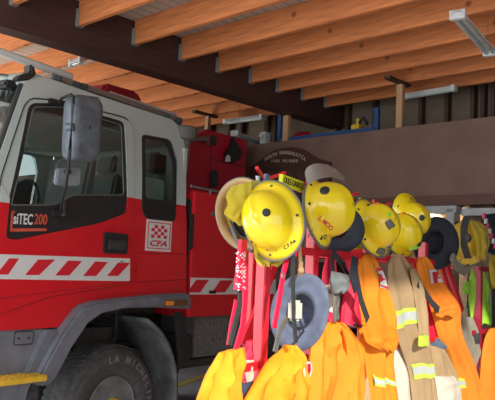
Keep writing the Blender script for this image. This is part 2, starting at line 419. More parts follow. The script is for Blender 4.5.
for i, u in enumerate(US):
    b = MBd(); b.box((u, 5.62, 3.90), (u+.05, 9.88, 4.14)); o = b.build('rafter', m_pine, None, MB_, bev=.004)
    tag(o, 'bright orange pine rafter beyond the dark beam, above the truck, %s from the left' % ords[i], 'rafter', 'rafters beyond the beam')

# posts with T brackets
def post(px, u, w, label, bracket):
    v = BW(px, 120, u).y
    t = thing('timber_post', label, 'post', (u, v, 2.9), MB_, 'loft posts')
    b = MBd(); b.box((u-.03, v-w/2, 2.9), (u+.03, v+w/2, 3.86 if bracket else 3.895)); b.build('timber', m_pine2, t, MB_, bev=.004)
    if bracket:
        b = MBd(); b.box((u-.28, v-.04, 3.865), (u+.16, v+.04, 3.895)); b.build('bracket', m_stud, t, MB_, bev=.003)
post(400, 6.55, .075, 'pale timber post rising from brown panel to the rafters at right', True)
post(287, 6.55, .085, 'pale timber post under the end of the dark beam, behind honour board', False)
post(208, 6.55, .07, 'pale timber post above the dark red locker of the truck', True)

# fluorescent fittings
def fluoro(p0, p1, label, tubes=2, w=.12, hang=True):
    p0, p1 = Vector(p0), Vector(p1); d = (p1-p0).normalized(); s = d.cross(Vector((0, 0, 1))).normalized()
    t = thing('fluorescent_light', label, 'light fitting', (p0+p1)/2, I4)
    b = MBd(); up_ = Vector((0, 0, 1))
    q = lambda c, a, z: c+s*a+up_*z
    pr = [(-w/2, -.005), (-w*.25, .03), (w*.25, .03), (w/2, -.005), (w*.45, -.01), (w*.2, .015), (-w*.2, .015), (-w*.45, -.01)]
    n = len(pr); b.add([q(p0, *c) for c in pr]+[q(p1, *c) for c in pr], [tuple(range(n)), tuple(range(2*n-1, n-1, -1))]+[(i, (i+1) % n, n+(i+1) % n, n+i) for i in range(n)])
    b.build('reflector', m_sw, t)
    for a in ([-w*.25, w*.25] if tubes == 2 else [0]):
        b = MBd(); b.tube([q(p0+d*.02, a, -.018), q(p1-d*.02, a, -.018)], .013, 8); b.build('tube', m_silver, t)
    for e, sg in ((p0, 1), (p1, -1)):
        b = MBd(); vs = [q(e+d*x, a, z) for x in (0, .05*sg) for a in (-w*.52, w*.52) for z in (-.035, .035)]
        b.add(vs, [(0,1,3,2),(4,6,7,5),(0,4,5,1),(2,3,7,6),(0,2,6,4),(1,5,7,3)]); b.build('end_cap', m_sw, t, bev=.004)
    if hang:
        for e in (p0+d*.12, p1-d*.12):
            b = MBd(); b.tube([e+up_*.03, Vector((e.x, e.y, 4.14))], .003, 5); b.build('chain', m_steel, t)
B2 = lambda px, py, u: MB_ @ BW(px, py, u)
def BP(px, py, z):
    d = ray(px, py); return CAM+d*((z-CAM.z)/d.z)
fluoro(BP(457, 14, 3.75), BP(491, 53, 3.75), 'twin tube fluorescent fitting hanging near the upper right corner', 2, .115)
fluoro(B2(402, 97, 6.9), B2(456, 88, 6.9), 'long fluorescent batten under rafters behind the right post', 2, .075, False)
fluoro(B2(225, 122, 6.9), B2(264, 117, 6.9), 'fluorescent batten under rafters above the dark red locker', 2, .10, False)
fluoro(BP(234, 133, 3.45), BP(270, 148, 3.45), 'single fluorescent fitting hanging on chains left of honour board', 1, .10)
fluoro(BP(70, 64, 3.85), BP(82, 60, 3.85), 'short pale fitting among the rafters above the truck roof', 1, .05, False)
# small camera-box above the board
v = BW(265, 137, 6.6)
b = MBd(); b.box((6.55, v.y-.05, 3.38), (6.65, v.y+.05, v.z+.06)); b.lathe([(.03, 0), (.035, -.03), (.02, -.05)], (6.55, v.y, v.z), 'x', 12)
tag(b.build('siren_box', m_silver, None, MB_, bev=.008), 'small pale grey box on panel top left of the post', 'box')

# blue loft shelf with its contents
t = thing('blue_shelf', 'blue steel shelf frame in the loft above the brown panel', 'shelf', (6.7, 4.9, 2.9), MB_)
pa, pb, pc = BW(281, 140, 6.6), BW(378, 125, 6.6), BW(300, 129, 6.6)
b = MBd(); b.box((6.55, pb.y, 3.385), (6.60, pa.y, 3.43)); b.build('shelf_beam', m_blue, t, MB_, bev=.004)
b = MBd(); b.box((6.6, pb.y, 3.37), (7.2, pa.y, 3.39)); b.build('shelf_board', m_dark, t, MB_)
zt = BW(378, 108, 6.6).z
b = MBd(); b.box((6.55, pb.y-.03, 2.9), (6.60, pb.y+.03, zt)); b.build('upright', m_blue, t, MB_, bev=.004)
b = MBd(); b.box((6.55, pa.y-.03, 2.9), (6.60, pa.y+.03, BW(281, 113, 6.6).z)); b.build('upright', m_blue, t, MB_, bev=.004)
def jug(px, label):
    v = BW(px, 120, 6.75)
    b = MBd(); b.box((6.69, v.y-.055, 3.39), (6.81, v.y+.055, 3.52)); b.lathe([(.03, 3.52), (.022, 3.55), (.022, 3.6), (0, 3.6)], (6.75, v.y, 0), 'z', 12)
    tag(b.build('oil_jug', m_yel, None, MB_, bev=.012), label, 'jug')
jug(358, 'small yellow jug standing on the blue loft shelf')
t = thing('power_saw', 'black power tool lying on the blue loft shelf beside the yellow jug', 'tool', (6.75, BW(366, 120, 6.75).y, 3.39), MB_)
v0 = BW(366, 120, 6.75).y
b = MBd(); b.box((6.7, v0-.1, 3.39), (6.8, v0+.06, 3.47)); b.build('motor_body', m_black, t, MB_, bev=.02)
b = MBd(); b.tube([(6.75, v0+.05, 3.46), (6.75, v0+.09, 3.55), (6.75, v0+.04, 3.60), (6.75, v0-.02, 3.52)], .02, 8); b.build('handle', m_black, t, MB_)
v0 = BW(303, 122, 6.8).y
b = MBd()
for i, (sx, z) in enumerate(((.12, 3.39), (.16, 3.42), (.15, 3.47), (.10, 3.51), (.03, 3.525))):
    pass
rows = [[Vector((6.8+.09*s*math.cos(a), v0+1.6*.1*s*math.sin(a), z+(.01*math.sin(3*a)))) for a in [2*PI*j/20 for j in range(20)]] for s, z in ((.05, 3.395), (.9, 3.395), (1.1, 3.43), (1.0, 3.48), (.6, 3.52), (.05, 3.53))]
b.grid(rows, wrap=True); tag(b.build('kit_bag', m_reddk, None, MB_), 'soft dark red bag on the blue loft shelf', 'bag')

# honour board with arched top, hung on the brown panel
def bwx(px, py): q = BW(px, py, 6.36); return (q.y, q.z)
ol = [bwx(*q) for q in ((250, 215), (250, 167), (258, 162), (265, 156), (272, 151), (282, 148), (292, 147), (302, 149), (310, 154), (318, 159), (330, 162), (330, 215))]
cb = sum((Vector(q) for q in ol), Vector((0, 0)))/len(ol)
t = thing('honour_board', 'dark arched wooden honour board on brown panel with gilt lettering', 'board', (6.38, cb.x, 2.3), MB_)
b = MBd(); b.prism(ol, 6.355, 6.40, ax='x'); b.build('board', m_board, t, MB_, bev=.006)
def BUT(name, txt, px0, py, px1, h, arc=0):
    a = BW(px0, py, 6.35); c = BW(px1, py, 6.35); W_ = a.y-c.y
    b = MBd(); n = len(txt)
    for i, ch in enumerate(txt):
        if ch == ' ': continue
        vs, fs = text_mesh(ch, h, 0, .0, .004); f = (i+.5)/n
        y0 = a.y-W_*f; z0 = a.z+(c.z-a.z)*f+arc*(1-(2*f-1)**2); an = math.atan2(-arc*4*(2*f-1), W_)
        w = (max(v.x for v in vs)+min(v.x for v in vs))/2
        b.add([(6.352-.001, y0-((v.x-w)*math.cos(an)-v.y*math.sin(an)), z0+(v.x-w)*math.sin(an)+v.y*math.cos(an)) for v in vs], fs)
    b.build(name, m_gold, t, MB_, smooth=0, weld=False)
BUT('board_title', 'NORTH WANGARATTA', 265, 161, 305, .052, .085)
BUT('board_subtitle', 'FIRE BRIGADE', 271, 162, 298, .042, 0)
m_dimg = mat('dim_gilt', (.10, .07, .05), .6)
for i in range(6):
    b = MBd(); q = BW(260+i*10, 172, 6.35)
    for kx in range(9): b.box((6.349, q.y-.05+random.uniform(0, .01), q.z-.03*kx), (6.353, q.y+.05-random.uniform(0, .03), q.z-.03*kx+.008))
    b.build('name_column', m_dimg, t, MB_)
# office lamp + notice
q = BW(428, 216, 7.3); b = MBd(); b.box((7.2, q.y-.13, 2.42), (7.4, q.y+.13, 2.50)); b.box((7.25, q.y-.09, 2.50), (7.35, q.y+.09, 2.6))
tag(b.build('ceiling_lamp', m_warm, None, MB_, bev=.01), 'warm glowing lamp inside the lit doorway', 'lamp')
q = BW(437, 228, 7.48); 
t = thing('notice', 'framed cream notice on wall inside the lit doorway', 'notice', (7.49, q.y, q.z-.12), MB_)
b = MBd(); b.box((7.47, q.y-.11, q.z-.14), (7.495, q.y+.11, q.z+.16)); b.build('notice_frame', m_tan, t, MB_)
b = MBd(); b.box((7.465, q.y-.09, q.z-.12), (7.475, q.y+.09, q.z+.14)); b.build('paper', mat('cream_paper', (.6, .52, .35), .7), t, MB_)
lp = bpy.data.lights.new('office_lamp', 'POINT'); lo = bpy.data.objects.new('office_lamp', lp); COL.objects.link(lo)
lp.energy = 10; lp.color = (1, .75, .45); lp.shadow_soft_size = .08; lo.location = MB_ @ Vector((7.2, BW(428, 216, 7.2).y, 2.33))

# ================================================================== FIRE TRUCK
truck = thing('fire_truck', 'red and white fire truck with crew cab and striped doors', 'fire truck', (4.9, 1.2, 0), MT)
def P(name, b, m, parent=None, bev=0, smooth=35, **k): return b.build(name, m, parent or truck, MT, bev=bev, smooth=smooth, **k)
def lbl(o, s): o['label'] = s; return o
xf = 2.98
roofpts = [TP(28, 80), TP(45, 78), TP(100, 97), TP(150, 113), TP(172, 120), TP(181, 128)]
cab_out = [(xf, 1.25), (xf, 2.18), (TP(0, 152)[0], TP(0, 152)[1]), TP(24, 84)] + roofpts + [TP(185.5, 150), TP(186, 207), (5.17, 1.50), (5.17, 1.42), (4.35, 1.46), (3.95, 1.43), TP(84, 318), TP(63, 327)]
surround = arcpts([(*TP(5, 238), .03), (*TP(9, 198), .0), (*TP(29, 103), .07), (*TP(60, 103), .02), (*TP(124, 122), .05), (*TP(127, 200), .06), (*TP(126, 213), .04), (*TP(100, 223), .1), (*TP(55, 232), .1), (*TP(15, 240), .04)])
glass1 = arcpts([(*TP(11, 205), .02), (*TP(33, 107), .05), (*TP(60, 107), .02), (*TP(121, 125), .04), (*TP(123.5, 195), .03), (*TP(72, 195), .06), (*TP(62, 202), .05), (*TP(52, 205), .03)])
rsur = arcpts([(*TP(142, 135), .04), (*TP(170, 140), .06), (*TP(176, 160), .03), (*TP(175, 221), .05), (*TP(146, 218), .06), (*TP(142, 210), .03)])
rgl = arcpts([(*TP(144.5, 138), .03), (*TP(167, 143), .05), (*TP(173.5, 162), .03), (*TP(174, 202), .03), (*TP(145.5, 198), .03)])
belt = TP(133, 198)[1]
CUTS = (2.2, 2.4, 2.6, 2.8, 2.95, 3.1)
def twotone(c): return c.z < (belt if c.x > 4.30 else 2.18+(belt-2.18)*(c.x-2.98)/(4.30-2.98)*.0+0.0)
split = (((0, 0, belt), (0, 0, 1)), lambda c: c.z < (belt if c.x > 4.1 else 2.2))
cs = plate(cab_out, [surround, rsur], 0, .04, lean, CUTS, 'cab_side', [m_white, m_red], truck, split=split, xcuts=(4.1,))
# far side of the cab
def farlean(z): return -lean(z)
o = plate(cab_out, [glass1, rgl], 2.26, .04, farlean, CUTS, 'cab_side', [m_white, m_red], truck, split=split, xcuts=(4.1,))
# front door skin standing proud, with window hole
door_out = arcpts([(xf+.06, 1.36, .03), (TP(0, 178)[0], TP(0, 178)[1], .05), (*TP(24, 105), .1), (*TP(31, 98), .05), (*TP(62, 101), .02), (*TP(126, 118), .06), (*TP(132.5, 128), .04), (*TP(133, 200), .02), (*TP(131, 283), .02), (*TP(95, 289), .1), (*TP(50, 296), .1)])
# keep the bottom of the door above the arch
dm = plate(door_out, [surround], -.012, .012, lean, CUTS, 'front_door', [m_white, m_red], truck, split=split, xcuts=(4.1,))
b = MBd(); b.tube([(x, lean(z)-.006, z) for x, z in door_out+door_out[:1]], .0055, 5); P('door_seam', b, m_black, dm)
b = MBd(); b.tube([(*[TP(62, 288+0)][0][:1], 0, 0)]*2, .001, 3) if False else None
plate(surround, [glass1], .0, .02, lean, CUTS, 'window_surround', m_black, dm)
lbl(plate(glass1, [], .012, .006, lean, CUTS, 'window_glass', m_glass, dm), 'dark tinted window glass')
b = MBd(); b.tube([(x, lean(z)-.002, z) for x, z in glass1+glass1[:1]], .006, 5); P('window_rubber', b, m_edge, dm)
plate(rsur, [rgl], .0, .02, lean, CUTS, 'window_surround', m_black, cs)
plate(rgl, [], .012, .006, lean, CUTS, 'window_glass', m_glass, cs)
b = MBd(); b.tube([(x, lean(z)-.002, z) for x, z in rsur+rsur[:1]], .007, 5)
for i in range(6):
    z = 2.25+i*.018; b.box((4.56, lean(z)-.004, z), (4.9, lean(z)+.003, z+.007))
P('window_rubber', b, m_black, cs)
plate(glass1, [], 2.27, .006, farlean, CUTS, 'window_glass', m_glass, truck); plate(rgl, [], 2.27, .006, farlean, CUTS, 'window_glass', m_glass, truck)
# rear seam of the crew section and the lower crease
b = MBd(); b.tube([(TP(135, 283)[0], -.004, 1.62), (5.15, -.004, 1.66)], .004, 5)
b.tube([(TP(135, 283)[0], -.004, 1.64), (TP(136, 262)[0], -.004, 1.80), (TP(139, 252)[0], -.004, 1.88), (5.1, -.004, 1.90)], .004, 5); P('body_crease', b, m_reddk)
b = MBd(); b.tube([(xf, -.014, TX(0, 300)[1]), (TX(90, 287)[0], -.014, TX(90, 287)[1]), (TX(130, 281)[0], -.014, TX(130, 281)[1])], .004, 5); P('door_crease', b, m_reddk, dm)
# roof
rows = []
rp = roofpts
for i in range(13):
    f = i/12; yy = .02+lean(3.15)+f*(2.28-2*lean(3.15)-.04); h = .10*(1-(2*f-1)**4)
    rows.append([(TP(24, 84)[0]-.0, yy, TP(24, 84)[1]+h*.2)]+[(x, yy, z+h) for x, z in rp]+[(TP(185.5, 150)[0], yy, TP(185.5, 150)[1])])
b = MBd(); b.grid([[Vector(q) for q in r] for r in rows]); P('roof', b, m_white, solid=.02, smooth=50)
# rear wall, front wall, windscreen
b = MBd(); b.box((5.10, .06, 1.45), (5.14, 2.24, 2.95)); P('rear_wall', b, m_inter)
b = MBd(); b.prism([(xf-.05, 1.0), (xf-.05, 2.16), (xf+.02, 2.16), (xf+.02, 1.0)], .06, 2.24); P('front_panel', b, m_red, bev=.02)
xw0, zw0 = TP(0, 152); xw1, zw1 = TP(24, 84)
rows = []
for i in range(9):
    f = i/8; yy = .10+f*2.1; bow = -.10*(1-(2*f-1)**4)
    rows.append([Vector((xf+.02+bow, yy, 2.16)), Vector((xw0+.0+bow, yy+lean(zw0)*(1-2*f), zw0)), Vector((xw1+bow, yy+lean(zw1)*(1-2*f), zw1-.02))])
b = MBd(); b.grid(rows); lbl(P('windscreen', b, m_wind, solid=.008, smooth=60), 'curved windscreen with sky reflections')
b = MBd(); b.tube([(xf, .05, 2.16), (xw0+.0, lean(zw0)+.03, zw0), (xw1+.0, lean(zw1)+.03, zw1-.005)], .028, 8); P('windscreen_frame', b, m_black)
b = MBd(); b.box((xw1-.10, .22, zw1-.03), (xw1+.03, 2.1, zw1+.035)); P('sun_visor', b, m_black, bev=.02)
for i in range(3):
    b = MBd(); b.lathe([(.0, -.02), (.018, -.02), (.018, 0), (0, 0)], (xw1-.03, .26+.13*i, zw1+.04), 'z', 12); P('marker_lamp', b, m_black)
# interior
b = MBd(); b.box((xf+.1, .2, 2.98), (5.08, 2.1, 3.0)); P('headliner', b, m_inter)
b = MBd(); b.box((xf+.05, .1, 1.5), (5.1, 2.2, 1.56)); P('cab_floor', b, m_dark)
b = MBd(); b.box((xf+.03, .12, 1.56), (xf+.42, 2.18, 2.12)); P('dashboard', b, m_black, bev=.03)
b = MBd(); 
for j in range(24): pass
b.tube([(3.62+.10*math.cos(a)*.3, .55+.21*math.sin(a), 2.26+.20*math.cos(a)) for a in [2*PI*j/24 for j in range(25)]], .014, 6); P('steering_wheel', b, m_black)
for (x, y) in ((3.85, .5), (3.85, 1.7), (4.75, .5), (4.75, 1.15), (4.75, 1.8)):
    b = MBd(); b.box((x-.28, y-.24, 1.95), (x+.2, y+.24, 2.1)); b.prism([(x+.12, 2.05), (x+.26, 2.05), (x+.34, 2.72), (x+.24, 2.72)], y-.24, y+.24)
    s_ = P('seat', b, m_seat, bev=.03)
    b = MBd(); b.prism([(x+.26, 2.74), (x+.35, 2.74), (x+.37, 2.93), (x+.29, 2.93)], y-.13, y+.13); P('headrest', b, m_seat, s_, bev=.025)
b = MBd(); b.box((4.62, .18, 2.05), (4.98, .30, 2.62)); lbl(P('equipment_case', b, m_green, bev=.02), 'pale green case behind rear window')
b = MBd(); b.box((4.75, .12, 2.66), (4.92, .2, 2.85)); P('screen', b, m_black, bev=.01)
# decals on the door
def tz(px, py): return TX(px, py, -.014)
def quad(b, pts, y, mi=0, th=.002): b.prism(pts, y, y-th, mi)
b = MBd(); quad(b, [(xf+.06, 1.632), (tz(130, 280)[0], 1.632), (tz(130, 259)[0], 1.832), (xf+.06, 1.815)], -.0125)
st = P('reflective_stripe', b, m_sw, dm); lbl(st, 'white reflective stripe with slanted red blocks')
for q in (((-8, 274.5), (8, 274.5), (19, 258.5), (9, 258.5)), ((25, 275), (39, 275), (55, 259.5), (38, 259.5)), ((55, 275.5), (69, 275.5), (82, 261), (68, 260.5)), ((83, 276), (96, 276), (108, 262), (95, 261.5)), ((107, 276), (118, 276), (130, 263), (118, 262.5))):
    pts = [tz(*c) for c in q]; pts = [(max(xf+.065, x), z) for x, z in pts]
    b = MBd(); quad(b, pts, -.0145); P('red_block', b, m_sr, st, smooth=0)
# CFA badge
x0, z1 = TX(147, 219, -.003); x1, z0 = TX(170.5, 252, -.003)
b = MBd(); b.box((x0, -.004, z0), (x1, 0, z1)); bd = P('badge', b, m_sw, None); lbl(bd, 'white badge with red checks and the letters CFA')
b = MBd(); e = .02; w_ = .008
for a_, c_ in (((x0+e, z0+e), (x1-e, z0+e+w_)), ((x0+e, z1-e-w_), (x1-e, z1-e)), ((x0+e, z0+e), (x0+e+w_, z1-e)), ((x1-e-w_, z0+e), (x1-e, z1-e))):
    b.box((a_[0], -.006, a_[1]), (c_[0], -.004, c_[1]))
W_ = x1-x0; H_ = z1-z0
for i in range(5):
    for j in range(4):
        if (i+j) % 2 == 0:
            a = x0+W_*(.19+.124*i); c = z0+H_*(.42+.105*j); b.box((a, -.006, c), (a+W_*.124, -.004, c+H_*.105))
P('red_checks', b, m_sr, bd, smooth=0)
text('badge_letters', 'CFA', (x0+W_*.17, z0+H_*.15), W_*.66, H_*.2, m_sr, bd, MT, -.0065, .25, .03)
# siTEC200 on the black surround
x0, z0 = TX(13, 224, 0); x1, z1 = TX(33, 213, 0); zz = (TX(33, 213)[1]); 
tt = text('model_lettering', 'siTEC', (x0, z0+.0), x1-x0, .085, m_sw, dm, MT, -.004, 0, .02, .03)
x2 = TX(34, 220)[0]; x3 = TX(47, 220)[0]
text('model_number', '200', (x2, z0+.012), x3-x2, .085, m_or, dm, MT, -.004, 0, .02, .03)
b = MBd(); xa = TX(10.5, 220)[0]; b.prism([(xa, z0-.035), (x3, z0-.01), (x3, z0-.032), (xa, z0-.06)], -.002, -.005); b.box((xa, -.005, z0-.06), (xa+.018, -.002, z0+.10)); b.box((xa, -.005, z0+.085), (xa+.03, -.002, z0+.10)); P('lettering_bracket', b, m_or, dm, smooth=0)
# door handle and lock
xa, za = TX(102, 253, -.01); xb, zb = TX(127, 234, -.01)
b = MBd(); b.prism(arcpts([(xa, za), (xb, za-.0), (xb, zb), (xa, zb)], .03), -.035, -.008); dh = P('door_handle', b, m_black, dm, bev=.006)
b = MBd(); b.box((xa+.03, -.055, za+.03), (xb-.03, -.035, zb-.06)); P('grip', b, m_dark, dh, bev=.008)
xl, zl = TX(121, 262, -.01); b = MBd(); b.lathe([(0, -.022), (.012, -.022), (.014, -.012)], (xl, 0, zl), 'y', 12); P('door_lock', b, m_steel, dm)
# fender flare
fo = [(33, 384), (45, 360), (62, 330), (80, 306), (95, 301), (120, 298), (150, 295), (186, 293), (189, 298), (189, 309)]
fi = [(150, 307), (122, 308), (100, 313), (86, 323), (70, 347), (52, 381), (44, 386)]
b = MBd(); b.prism([TX(*q, -.06) for q in fo+fi], -.10, .12); P('wheel_arch_flare', b, m_grey, bev=.02)
b = MBd(); xa, za = TX(164, 306, -.11); xb, zb = TX(187, 301, -.11)
b.box((xa, -.125, za), (xb, -.10, zb+.01)); fl = P('side_indicator', b, m_amberd, None, bev=.005)
b = MBd(); b.box((xa+.01, -.131, za+.005), (xa+(xb-xa)*.36, -.12, zb+.004)); lbl(P('amber_end', b, m_amber, fl, bev=.004), 'bright amber end of the indicator')  # end of the indicator in a brighter amber colour
# lower cab panel, hatch, step
b = MBd(); b.prism([(2.9, .55), (2.9, 1.26), TX(62, 329), TX(58, 340), TX(30, 385), TX(26, 402), (3.3, .55)], .0, .10); P('lower_panel', b, m_grey, bev=.01)
b = MBd(); b.prism([TX(46, 330, -.03), TX(60, 330, -.03), TX(28, 392, -.03), TX(18, 392, -.03)], -.03, .02); P('lower_panel_ridge', b, m_grey, bev=.012)
xa, za = TX(13, 345); xb, zb = TX(33, 331)
b = MBd(); ht = arcpts([(xa, za), (xb, za), (xb, zb), (xa, zb)], .02); b.prism(ht, -.008, .0)
hh = P('hatch', b, m_grey, None, bev=.003)
b = MBd(); b.tube([(x, -.009, z) for x, z in ht+ht[:1]], .004, 5)
for x in (xa+.04, xb-.04): b.lathe([(0, -.016), (.009, -.014), (.01, -.006)], (x, 0, (za+zb)/2), 'y', 10)
P('hatch_edge', b, m_black, hh)
xs = TX(37, 378, -.05)[0]; zs = TX(20, 376, -.1)[1]
b = MBd(); b.box((2.8, -.18, zs-.045), (xs, .10, zs))
sp_ = P('cab_step', b, m_yel, None, bev=.008); lbl(sp_, 'yellow painted cab step')
b = MBd()
for i in range(9):
    for j in range(4): b.box((2.85+i*.055, -.16+j*.06, zs), (2.88+i*.055, -.13+j*.06, zs+.006))
P('step_tread', b, m_yel, sp_, bev=.002)
b = MBd(); b.box((xs-.02, -.02, .35), (xs+.05, .06, zs)); b.box((3.1, -.02, .35), (3.14, .06, zs)); b.box((2.8, -.1, .33), (xs, .1, .37)); P('step_bracket', b, m_dark, bev=.004)
# front wheel
WX, WR = 4.30, .535
wh = MBd()
prof = [(.265, .04), (.295, .005), (.40, -.012), (.46, -.008), (.505, .02), (.53, .055), (.535, .09), (.535, .26), (.52, .31), (.46, .33), (.32, .31)]
wh.lathe(prof, (WX, 0, .535), 'y', 72); wt = P('front_tyre', wh, m_tyre, smooth=50)
b = MBd()
for i in range(60):
    a = 2*PI*i/60; ca, sa = math.cos(a), math.sin(a)
    for y0, y1, da in ((.03, .11, 0), (.13, .19, .05), (.21, .30, 0)):
        vs = []
        for (r, y, aa) in ((.525, y0, a+da-.034), (.525, y1, a+da-.034), (.525, y1, a+da+.034), (.525, y0, a+da+.034), (.540, y0+.01, a+da-.028), (.540, y1, a+da-.028), (.540, y1, a+da+.028), (.540, y0+.01, a+da+.028)):
            vs.append((WX+r*math.cos(aa), y, .535+r*math.sin(aa)))
        b.add(vs, [(0,3,2,1),(4,5,6,7),(0,1,5,4),(1,2,6,5),(2,3,7,6),(3,0,4,7)])
P('tread', b, m_tyre, wt, smooth=0)
for wd_, st_ in (('LA', 0), ('MICHELIN', 3)):
    b = MBd(); ring_text(b, wd_, (WX, .535), .398, math.radians(100-9.6*st_), -math.radians(9.6), .078, -.014, .003); P('tyre_lettering', b, m_tyret, wt, smooth=0, weld=False)
b = MBd(); b.tube([(WX+.375*math.cos(a), -.008, .535+.375*math.sin(a)) for a in [2*PI*j/60 for j in range(61)]], .004, 5); b.tube([(WX+.475*math.cos(a), -.006, .535+.475*math.sin(a)) for a in [2*PI*j/60 for j in range(61)]], .004, 5); P('sidewall_ring', b, m_tyre, wt)
b = MBd(); b.lathe([(.275, .02), (.262, .01), (.25, .05), (.24, .10), (.16, .11), (.15, .04), (.10, .03), (.0, .03)], (WX, 0, .535), 'y', 40); wr = P('wheel_rim', b, m_dusty)
for i in range(10):
    a = 2*PI*i/10; b = MBd(); b.lathe([(.0, .075), (.014, .075), (.016, .11)], (WX+.20*math.cos(a), 0, .535+.20*math.sin(a)), 'y', 6); P('wheel_nut', b, m_steel, wr)
b = MBd(); b.lathe([(0, -.06), (.06, -.055), (.085, -.03), (.09, .03), (.11, .04)], (WX, 0, .535), 'y', 24); lbl(P('hub_cap', b, m_yel, wr), 'yellow domed hub cap')
# wheel housing and mud guard
b = MBd(); b.box((3.45, .75, .3), (5.2, .8, 1.5)); b.box((3.4, .12, 1.40), (5.2, .78, 1.46)); P('wheel_housing', b, m_dark)
for rr, a0, a1, nm, y0_, y1_, mt_ in ((.66, -14, 70, 'mud_guard', .03, .66, m_dusty),):
    rows = []
    for i in range(17):
        a = math.radians(a0+(a1-a0)*i/16); rows.append([Vector((WX+.13+rr*math.cos(a)*1.08+.12*(y-.03), y, .55+rr*math.sin(a)*1.18)) for y in (y0_, y0_+.1, y0_+.2, y0_+.3, y1_)])
    b = MBd(); b.grid(rows); P(nm, b, mt_, solid=.03, smooth=60)
b = MBd(); b.prism([TX(176, 312, .0), TX(183, 312, .0), TX(186, 362, .0), TX(181, 368, .0)], .0, .04); P('mud_flap', b, m_black, bev=.008)
b = MBd()
b.tube([(3.6, .45, 1.15), (4.0, .5, 1.2), (4.5, .5, 1.28)], .035, 8); b.tube([(4.1, .4, 1.38), (4.25, .42, 1.0), (4.3, .45, .6)], .03, 8)
b.box((3.6, .5, .78), (5.1, .58, .95)); b.box((3.9, .3, 1.05), (4.5, .6, 1.2)); b.tube([(4.55, .3, 1.4), (4.6, .35, 1.1), (4.5, .4, .8)], .022, 8)
P('suspension', b, m_dark, bev=.004)
b = MBd(); b.box((4.9, .62, .75), (7.0, .72, 1.0)); b.box((4.9, 1.55, .75), (7.0, 1.65, 1.0)); b.tube([(WX, .2, .535), (WX, 2.1, .535)], .06, 10); b.box((5.0, .7, .7), (5.3, 1.6, .95)); b.box((4.7, .72, .95), (6.2, .76, 1.5)); P('chassis', b, m_dark)
b = MBd(); b.box((4.2, .4, 1.3), (5.15, 2.0, 1.5)); P('engine_cover', b, m_dark)
# far wheel + rear wheels
for (x, y) in ((WX, 1.98), (6.9, .06), (6.9, 1.98)):
    o = MBd(); o.lathe([(.12, .1), (.30, .04), (.46, -.008), (.53, .05), (.53, .26), (.46, .30), (.3, .3)], (x, y, .535), 'y', 40); P('rear_wheel' if x > 5 else 'front_wheel', o, m_tyre)
# chequer plate locker under the body
xa, za = TX(193, 358, .12); xb, zb = TX(232, 320, .12)
b = MBd(); b.box((xa, .12, za), (xb+.3, .6, 1.28)); cp = P('chequer_plate_box', b, m_galv if False else mat('chequer_steel', (.16, .17, .165), .5, .3, scale=10, var=.2), None, bev=.008)
b = MBd()
for i in range(12):
    for j in range(8):
        cx = xa+.03+i*.06; cz = za+.03+j*.055; d = .018 if (i+j) % 2 else -.018
        if cx < xb+.27 and cz < 1.27: b.tube([(cx-.018, .119, cz-d), (cx+.018, .119, cz+d)], .004, 4)
P('plate_pattern', b, m_steel, cp)
b = MBd(); b.box((5.25, .1, za-.06), (5.4, .5, 1.1)); b.tube([(5.3, .12, 1.3), (5.32, .12, .9)], .02, 8); b.box((5.2, .15, za-.1), (6.1, .5, za-.02)); P('under_bracket', b, m_dark, bev=.006)
# body: lower box
bx0, bz0 = TX(190, 317); ztop = TX(193, 190)[1]; bxe = 6.72
b = MBd(); b.box((5.215, 0, bz0), (bxe, 2.3, ztop)); bodyp = P('rear_body', b, m_red, None, bev=.015)
b = MBd(); b.box((5.17, .03, 1.60), (5.215, .25, 2.45)); b.box((5.165, -.02, 1.95), (5.21, .02, 2.30)); P('body_hinge', b, m_black, bodyp, bev=.008)
b = MBd(); b.tube([(5.15, .0, ztop+.035), (bxe, .0, ztop+.02)], .012, 8); b.tube([(5.45, .0, ztop+.03), (5.45, .0, ztop-.02)], .01, 6); P('grab_rail', b, m_steel, bodyp)
za, zb = TX(190, 294.5)[1], TX(190, 277.5)[1]
b = MBd(); b.box((5.22, -.003, za), (bxe-.02, 0, zb)); st = P('reflective_stripe', b, m_sw, bodyp)
for k in range(3):
    xk = TX((187, 212, 240)[k], 286)[0]; wk = TX((187, 212, 240)[k]+13, 286)[0]-xk
    b = MBd(); quad(b, [(xk, za+.02), (xk+wk, za+.02), (xk+wk+.13, zb-.02), (xk+.13, zb-.02)], -.003); P('red_block', b, m_sr, st, smooth=0)
b = MBd(); xx, z_ = TX(212, 292); b.box((xx-.05, -.012, z_-.015), (xx+.05, 0, z_+.015)); P('marker', b, m_black, bodyp)
xx, z_ = TX(214, 214); b = MBd(); b.box((xx-.05, -.02, z_-.02), (xx+.04, 0, z_+.02)); P('latch', b, m_edge, bodyp, bev=.004)
# body: upper locker set back
Y5 = .5
def U(px, py): return TX(px, py, Y5)
zt5 = U(228, 135)[1]; xr5 = U(247, 150)[0]; xl5 = U(211, 150)[0]
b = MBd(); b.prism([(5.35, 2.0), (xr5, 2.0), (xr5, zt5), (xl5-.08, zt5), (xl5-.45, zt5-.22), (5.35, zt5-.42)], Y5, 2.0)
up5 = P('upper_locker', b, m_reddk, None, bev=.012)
b = MBd(); zs5 = U(228, 163)[1]; b.box((xl5, Y5-.004, zs5-.005), (xr5, Y5+.002, zs5+.005)); b.box((xl5-.004, Y5-.004, 2.5), (xl5+.004, Y5+.002, zt5-.05)); P('locker_gap', b, m_black, up5)
b = MBd(); x, z = U(213, 140); b.box((x-.05, Y5-.03, z-.06), (x+.04, Y5, z+.05)); P('locker_latch', b, m_dark, up5, bev=.01); b = MBd(); x, z = U(209, 178); b.box((x-.0, Y5-.07, z-.10), (x+.09, Y5, z+.09)); P('locker_latch', b, m_dark, up5, bev=.01)
